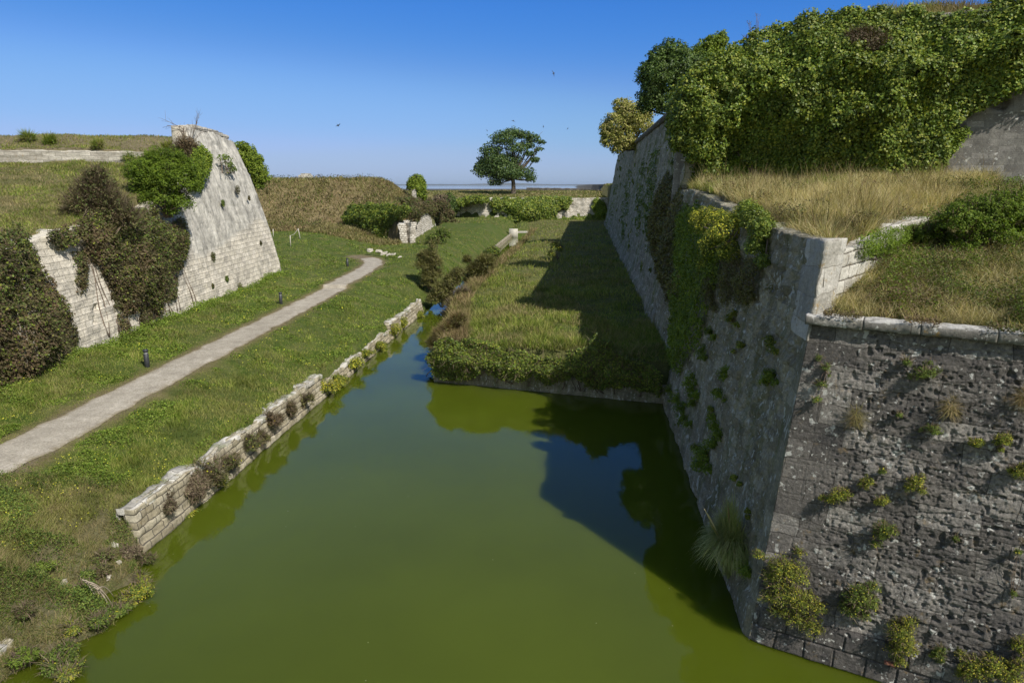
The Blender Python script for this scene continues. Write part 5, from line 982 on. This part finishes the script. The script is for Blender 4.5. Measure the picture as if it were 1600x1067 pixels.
# pampas grass
b = at_z(1140, 905, .35); b = PSH.pt(1150, 880)+n1*.1; b[2] = .5
r = empty('pampas_grass', tuple(b), 'big fountain shaped tuft of pampas grass at the foot of the shaded wall above the water', 'grass tuft')
n_ = 2600; an = PI/2+rng.random(n_)*PI*1.15-.1; q = np.linspace(0, 1, 7)
le = 1.0+.9*rng.random(n_); out_ = .25+.85*rng.random(n_); pts = b+np.stack([np.cos(an)[:, None]*out_[:, None]*q**1.1, np.sin(an)[:, None]*out_[:, None]*q**1.1, le[:, None]*(1.55*q-1.15*out_[:, None]*q**2.4)], -1)+rng.normal(size=(n_, 1, 3))*.08
sd = np.stack([-np.sin(an), np.cos(an), 0*an], -1)[:, None]*(.006*(1-q)**.5)[None, :, None]; V = np.stack([pts-sd, pts+sd], 2).reshape(-1, 3); k = np.arange(n_)[:, None]*14+np.arange(6)[None]*2
mk('foliage', V, np.stack([k, k+1, k+3, k+2], -1).reshape(-1, 4), M['reed'], r)
mb = MB()
for dx, hz_ in ((-.9, 1.9), (-.75, 1.55), (-.3, 2.0)):
    t = np.linspace(0, 1, 9)[:, None]; mb.tube(b+np.array([dx, -.2, 0])*t**1.3+np.array([0, 0, hz_])*t, np.array([.006]*6+[.02, .025, .005]), 5)
mb.build('plumes', M['straw'], r)
bonp(PSH, 'samphire', 'large green samphire clump topping the pampas grass on the shaded wall', 'plant', (1140, 850), [(1145, 835, 16), (1130, 845, 14), (1152, 850, 12)], .2, 3500, .03, 'samd', flowers=20)
# wall plants, shaded face
SHL = [((1105, 712, 17), (1118, 695, 12), (1098, 728, 12), (1112, 735, 10), 'largest green clump low on the shaded bastion face'), ((1122, 668, 10), (1128, 682, 9), (1118, 655, 8), 'green clump just above the largest one on the shaded face'),
       ((1060, 625, 12), (1068, 640, 12), (1050, 612, 9), 'green clump at the water corner where the spit meets the wall'), ((1072, 655, 10), (1080, 665, 8), 'green clump just below the water corner clump'), ((1085, 610, 10), (1090, 622, 8), 'olive clump left of the middle of the shaded face'),
       ((1140, 582, 9), (1134, 590, 7), 'green tuft in the middle of the shaded face'), ((1208, 590, 9), (1200, 597, 6), 'tuft near the bastion corner on the shaded face'), ((1124, 616, 8), (1128, 620, 6), 'tuft below the middle tuft on the shaded face'), ((1100, 550, 9), (1104, 560, 7), 'tuft at the lower end of the bright ivy sheet'),
       ((1162, 541, 7), 'small tuft right of the bright ivy sheet'), ((1213, 543, 8), (1208, 532, 5), 'pale green tuft high near the bastion corner'), ((1092, 620, 8), (1086, 632, 7), 'dull tuft in the lower left of the shaded face'), ((1152, 748, 6), 'little tuft right of the largest clump'),
       ((1085, 590, 9), (1078, 600, 8), 'olive clump below the bright ivy sheet'), ((1175, 800, 5), 'tiny tuft low beside the bastion corner'), ((1115, 640, 6), 'small olive tuft between two green clumps'), ((1165, 885, 10), (1172, 895, 8), 'yellowish plant at the wall foot right of the pampas grass'), ((1112, 520, 8), (1120, 530, 6), 'olive tuft on the right edge of the bright ivy sheet'), ((1090, 700, 7), 'thin green tuft left of the largest clump'), ((1145, 500, 7), (1150, 492, 6), 'dry olive tuft below the hanging olive growth')]
for e in SHL:
    *lm, lb_ = e; lm = [l for l in lm]; rt = sum(l[2]**2 for l in lm)
    bonp(PSH, 'wall_plant', lb_, 'plant', (lm[0][0], lm[0][1]+lm[0][2]*.5), [(a, b_, c_*1.1, .10) for a, b_, c_ in lm]+[(lm[0][0]+rng.normal()*7, lm[0][1]+9, 5, .06)], .1, int(400+rt*9), .045, 'ivyl' if rt > 90 else 'sam', stem=(.01, .004), shell=.8, bumpy=.7, flowers=int(rt*.08), fl_size=.03, group='plants on the shaded bastion face', extra=1)
# tufts on the far rampart face
for k in range(46):
    s_ = 30+95*random.random()**1.2; z_ = 4+11.5*random.random(); base = A+s_*d1+z_*(float(k1(s_))*-n1)+np.array([0, 0, z_])+n1*.1; rr = .14+.24*random.random()**2
    P, N = lump_points([tuple(base)+(rr*.5, rr, rr*1.1), tuple(base-[0, 0, rr])+(rr*.4, rr*.6, rr*1.3), tuple(base+rng.normal(size=3)*rr)+(rr*.4, rr*.6, rr*.7)], 110, -.9, .9, .8); V, F = leaves(P, N, .09+.04*s_/100, .6, .9)
    tag(mk('wall_tuft', V, F, M['sam' if k % 2 else 'bush']), 'small green tuft growing from the tall shaded rampart face', 'plant', 'tufts on the tall rampart face')
# wall plants, sunlit face
LIT = [([(1225, 885, 22), (1210, 900, 18), (1245, 895, 20), (1205, 930, 16), (1232, 925, 22), (1255, 935, 22), (1245, 960, 20), (1270, 975, 18), (1275, 945, 16), (1215, 950, 12)], 'largest mass of yellow green samphire at the foot of the sunlit corner', 17000, 900),
       ([(1340, 925, 20), (1355, 940, 18), (1330, 950, 16), (1362, 915, 12), (1350, 960, 10)], 'round green samphire clump right of the largest mass', 7500, 180), ([(1408, 985, 20), (1415, 1005, 18), (1400, 1010, 14), (1420, 970, 12), (1405, 1030, 10)], 'yellow flowering samphire clump near the water in the lower right', 7000, 420),
       ([(1310, 775, 12), (1300, 780, 9), (1322, 770, 9)], 'yellow samphire tuft casting a long shadow in the middle of the sunlit face', 2200, 150), ([(1355, 752, 9), (1350, 758, 7)], 'small bright green tuft above the middle of the sunlit face', 1200, 50), ([(1430, 752, 11), (1422, 760, 8), (1440, 765, 7)], 'yellow tipped samphire tuft on the right half of the sunlit face', 1900, 130),
       ([(1375, 782, 8), (1382, 780, 6)], 'tiny green tuft between two yellow tipped tufts', 800, 40), ([(1383, 825, 14), (1375, 835, 10), (1395, 830, 8), (1368, 848, 7)], 'green drooping tuft with dry stalks left of centre on the sunlit face', 2600, 70), ([(1465, 1020, 10), (1470, 1012, 7)], 'small round green tuft near the bottom of the sunlit face', 1400, 20),
       ([(1520, 1040, 22), (1550, 1035, 20), (1575, 1050, 20), (1505, 1050, 12), (1590, 1035, 14)], 'wide samphire patch at the bottom right edge of the photo', 9000, 500), ([(1595, 1005, 14), (1600, 1015, 10)], 'yellow samphire cut by the right edge near the bottom', 2200, 160), ([(1592, 738, 12), (1600, 730, 9)], 'green tuft cut by the right edge at mid height', 1800, 60), ([(1565, 688, 10), (1572, 684, 7)], 'yellow green tuft near the right edge above the middle', 1500, 80),
       ([(1523, 692, 7), (1530, 690, 5)], 'small tuft left of the yellow green tuft near the right edge', 900, 30), ([(1445, 585, 13), (1458, 582, 9)], 'feathery green tuft under the stone cordon', 1500, 0), ([(1417, 567, 7)], 'tiny green tuft right under the stone cordon', 600, 0), ([(1461, 672, 8), (1452, 668, 5)], 'bright green tuft in the upper middle of the sunlit face', 900, 20),
       ([(1493, 840, 5)], 'tiny dark tuft on the bare stone of the lower right', 400, 0), ([(1583, 925, 5), (1590, 860, 6)], 'small tufts beside the right edge of the photo', 500, 10), ([(1378, 736, 6)], 'tiny green tuft in a joint of the sunlit face', 400, 8), ([(1290, 575, 7), (1283, 600, 8), (1278, 625, 7), (1280, 560, 5)], 'thin column of weeds beside the arris under the cordon', 1300, 30), ([(1405, 648, 5)], 'tiny dull tuft above the middle of the sunlit face', 350, 0)]
for lm, lb_, nl, fl in LIT:
    bonp(PLIT, 'wall_plant', lb_, 'plant', (lm[0][0], lm[0][1]+lm[0][2]*.5), [(a, b_, c_*1.1, .07+c_*.006) for a, b_, c_ in lm]+[(lm[0][0]+rng.normal()*c0*.9, lm[0][1]+rng.normal()*c0*.7, c0*.45, .06) for c0 in [lm[0][2]] for _ in range(2)], .1, int(nl*1.5), .026, 'samd' if fl < .03*nl else 'sam', stem=(.008, .003), shell=.8, bumpy=.8, flowers=int(fl*.8), fl_size=.022, group='plants on the sunlit bastion face', extra=2, twigs=nl//12, twl=.16, aspect=.45)
for px, py, lb_ in ((1338, 650, 'dry brown twiggy tuft left of centre on the sunlit face'), (1485, 635, 'dry straw coloured tuft in the upper right of the sunlit face'), (1600, 620, 'dry tuft cut by the right edge under the cordon')):
    b = PLIT.pt(px, py); P, N = lump_points([tuple(b+PLIT.n*.06)+(.1, .1, .2)], 500, -.9, .8); D = unit(N+rng.normal(size=N.shape)*.5+np.array([0, -.1, -.5])); V, F = blades(P, .26, .006, .3, D, .1); tag(mk('dry_tuft', V, F, M['dry']), lb_, 'plant', 'dry tufts on the sunlit bastion face')
# shrubs on the ledge above the cordon
def gl(px, py, z0=9.):
    p = at_z(px, py, z0)
    for _ in range(25): z0 = .6*z0+.4*min(10.3, float(ground_h(p[0], p[1]))); p = at_z(px, py, z0)
    return p
for base, lm, n_, lb_ in (((1530, 385), [(1500, 345, 34), (1535, 335, 40), (1575, 330, 40), (1610, 330, 40), (1555, 365, 32), (1510, 375, 24), (1600, 370, 30)], 34000, 'big leafy green shrub mass on the ledge at the right edge of the photo'), ((1450, 385), [(1435, 368, 18), (1460, 365, 18), (1475, 380, 16), (1448, 382, 12)], 9000, 'green shrub covering the buried end of the white parapet'),):
    b = gl(*base); Yb = b[1]; bushpx('ledge_shrub', lb_, 'shrub', Yb, base, [l if len(l) > 3 else (l[0], l[1], l[2], l[2]*.8) for l in lm], n_, .05, 'bush', bumpy=.6, shell=.5, twigs=900, twl=.3, up=.4)
PPAR = Plane(T, RD, RN, .0)
creeper('ivy', 'small leaved ivy spilling over the white parapet in the right foreground', PPAR, [(1335, 378), (1365, 362), (1400, 356), (1440, 352), (1440, 372), (1405, 382), (1385, 400), (1365, 395), (1350, 405), (1338, 395)], 9000, .035, 'bush', .3, .4, seed=18, edge=.15, stems=6)
# ------------------------------------------------------------------ sea air
hz = bpy.data.materials.new('sea_air'); hz.use_nodes = True; hn = hz.node_tree.nodes; hn.clear()
pv = hn.new('ShaderNodeVolumePrincipled'); pv.inputs['Density'].default_value = 2.5e-5; pv.inputs['Color'].default_value = (.80, .88, 1, 1); pv.inputs['Anisotropy'].default_value = .3
ho = hn.new('ShaderNodeOutputMaterial'); hz.node_tree.links.new(pv.outputs[0], ho.inputs['Volume'])
o = MB().box((-13500, -3200, -5), (13500, 14000, 60)).build('haze', hz); tag(o, 'thin blue sea air over the ditch, mudflats and sea', 'haze', kind='stuff')
# ------------------------------------------------------------------ camera, light, sky
cam = bpy.data.cameras.new('camera'); co = bpy.data.objects.new('camera', cam); C.objects.link(co); co.location = (0, 0, H0)
co.rotation_euler = (PI/2-TH, 0, 0); cam.sensor_width = 36; cam.lens = 24; cam.clip_end = 60000; cam.clip_start = .1
sc = bpy.context.scene; sc.camera = co
S = np.array([1., -1.1, 1.55]); S /= np.linalg.norm(S); elev = math.asin(S[2]); azi = math.atan2(S[0], S[1])
sun = bpy.data.lights.new('sun', 'SUN'); sun.energy = 5.0; sun.angle = math.radians(.5); sun.color = (1, .94, .84)
so = bpy.data.objects.new('sun', sun); C.objects.link(so)
import mathutils
so.rotation_euler = mathutils.Vector(S).to_track_quat('Z', 'Y').to_euler(); so.location = (20, -20, 40)
w = bpy.data.worlds.new('World'); sc.world = w; w.use_nodes = True; n = w.node_tree.nodes; n.clear()
sk = n.new('ShaderNodeTexSky'); sk.sky_type = 'NISHITA'; sk.sun_disc = False; sk.sun_elevation = elev; sk.sun_rotation = azi; sk.air_density = 1.; sk.dust_density = .4; sk.ozone_density = 2.5
def vm(a_, k):
    q = n.new('ShaderNodeVectorMath'); q.operation = 'SCALE'; q.inputs['Scale'].default_value = k; w.node_tree.links.new(a_, q.inputs[0]); return q.outputs[0]
cu = n.new('ShaderNodeRGBCurve'); w.node_tree.links.new(vm(sk.outputs[0], .085), cu.inputs['Color'])      # deep polarised blue of a clear noon sky
for ci, pts_ in enumerate(([(.19, .058), (.33, .20), (.45, .27), (.55, .34), (.8, .40), (1, .46)], [(.29, .215), (.38, .29), (.485, .41), (.6, .465), (.8, .53), (1, .6)], [(.2, .36), (.46, .66), (.565, .73), (.61, .79), (.67, .82), (1, .9)])):
    cv = cu.mapping.curves[ci]; cv.points[-1].location = pts_[-1]
    for p_ in pts_[:-1]: cv.points.new(*p_)
cu.mapping.update()
bg = n.new('ShaderNodeBackground'); bg.inputs[1].default_value = .1; ow = n.new('ShaderNodeOutputWorld')
gn = n.new('ShaderNodeTexCoord'); sx_ = n.new('ShaderNodeSeparateXYZ'); w.node_tree.links.new(gn.outputs['Generated'], sx_.inputs[0])
def mr(sock, a_, b_, hi_):
    q = n.new('ShaderNodeMapRange'); q.interpolation_type = 'SMOOTHSTEP'; w.node_tree.links.new(sock, q.inputs[0])
    for i_, v_ in zip((1, 2, 3, 4), (a_, b_, 0, hi_)): q.inputs[i_].default_value = v_
    return q.outputs[0]
mx = n.new('ShaderNodeMath'); mx.operation = 'MAXIMUM'; w.node_tree.links.new(mr(sx_.outputs[2], .28, .75, .85), mx.inputs[0]); w.node_tree.links.new(mr(sx_.outputs[1], .45, -.3, .95), mx.inputs[1])
mm = n.new('ShaderNodeMix'); mm.data_type = 'RGBA'; w.node_tree.links.new(mx.outputs[0], mm.inputs[0]); w.node_tree.links.new(vm(cu.outputs[0], 10.), mm.inputs[6]); 
wt = n.new('ShaderNodeVectorMath'); wt.operation = 'MULTIPLY'; wt.inputs[1].default_value = (1.48, 1.28, .96); w.node_tree.links.new(sk.outputs[0], wt.inputs[0]); w.node_tree.links.new(wt.outputs[0], mm.inputs[7])
w.node_tree.links.new(mm.outputs[2], bg.inputs[0]); w.node_tree.links.new(bg.outputs[0], ow.inputs[0])
sc.view_settings.view_transform = 'Standard'; sc.view_settings.look = 'None'; sc.view_settings.exposure = .12; sc.view_settings.gamma = 1
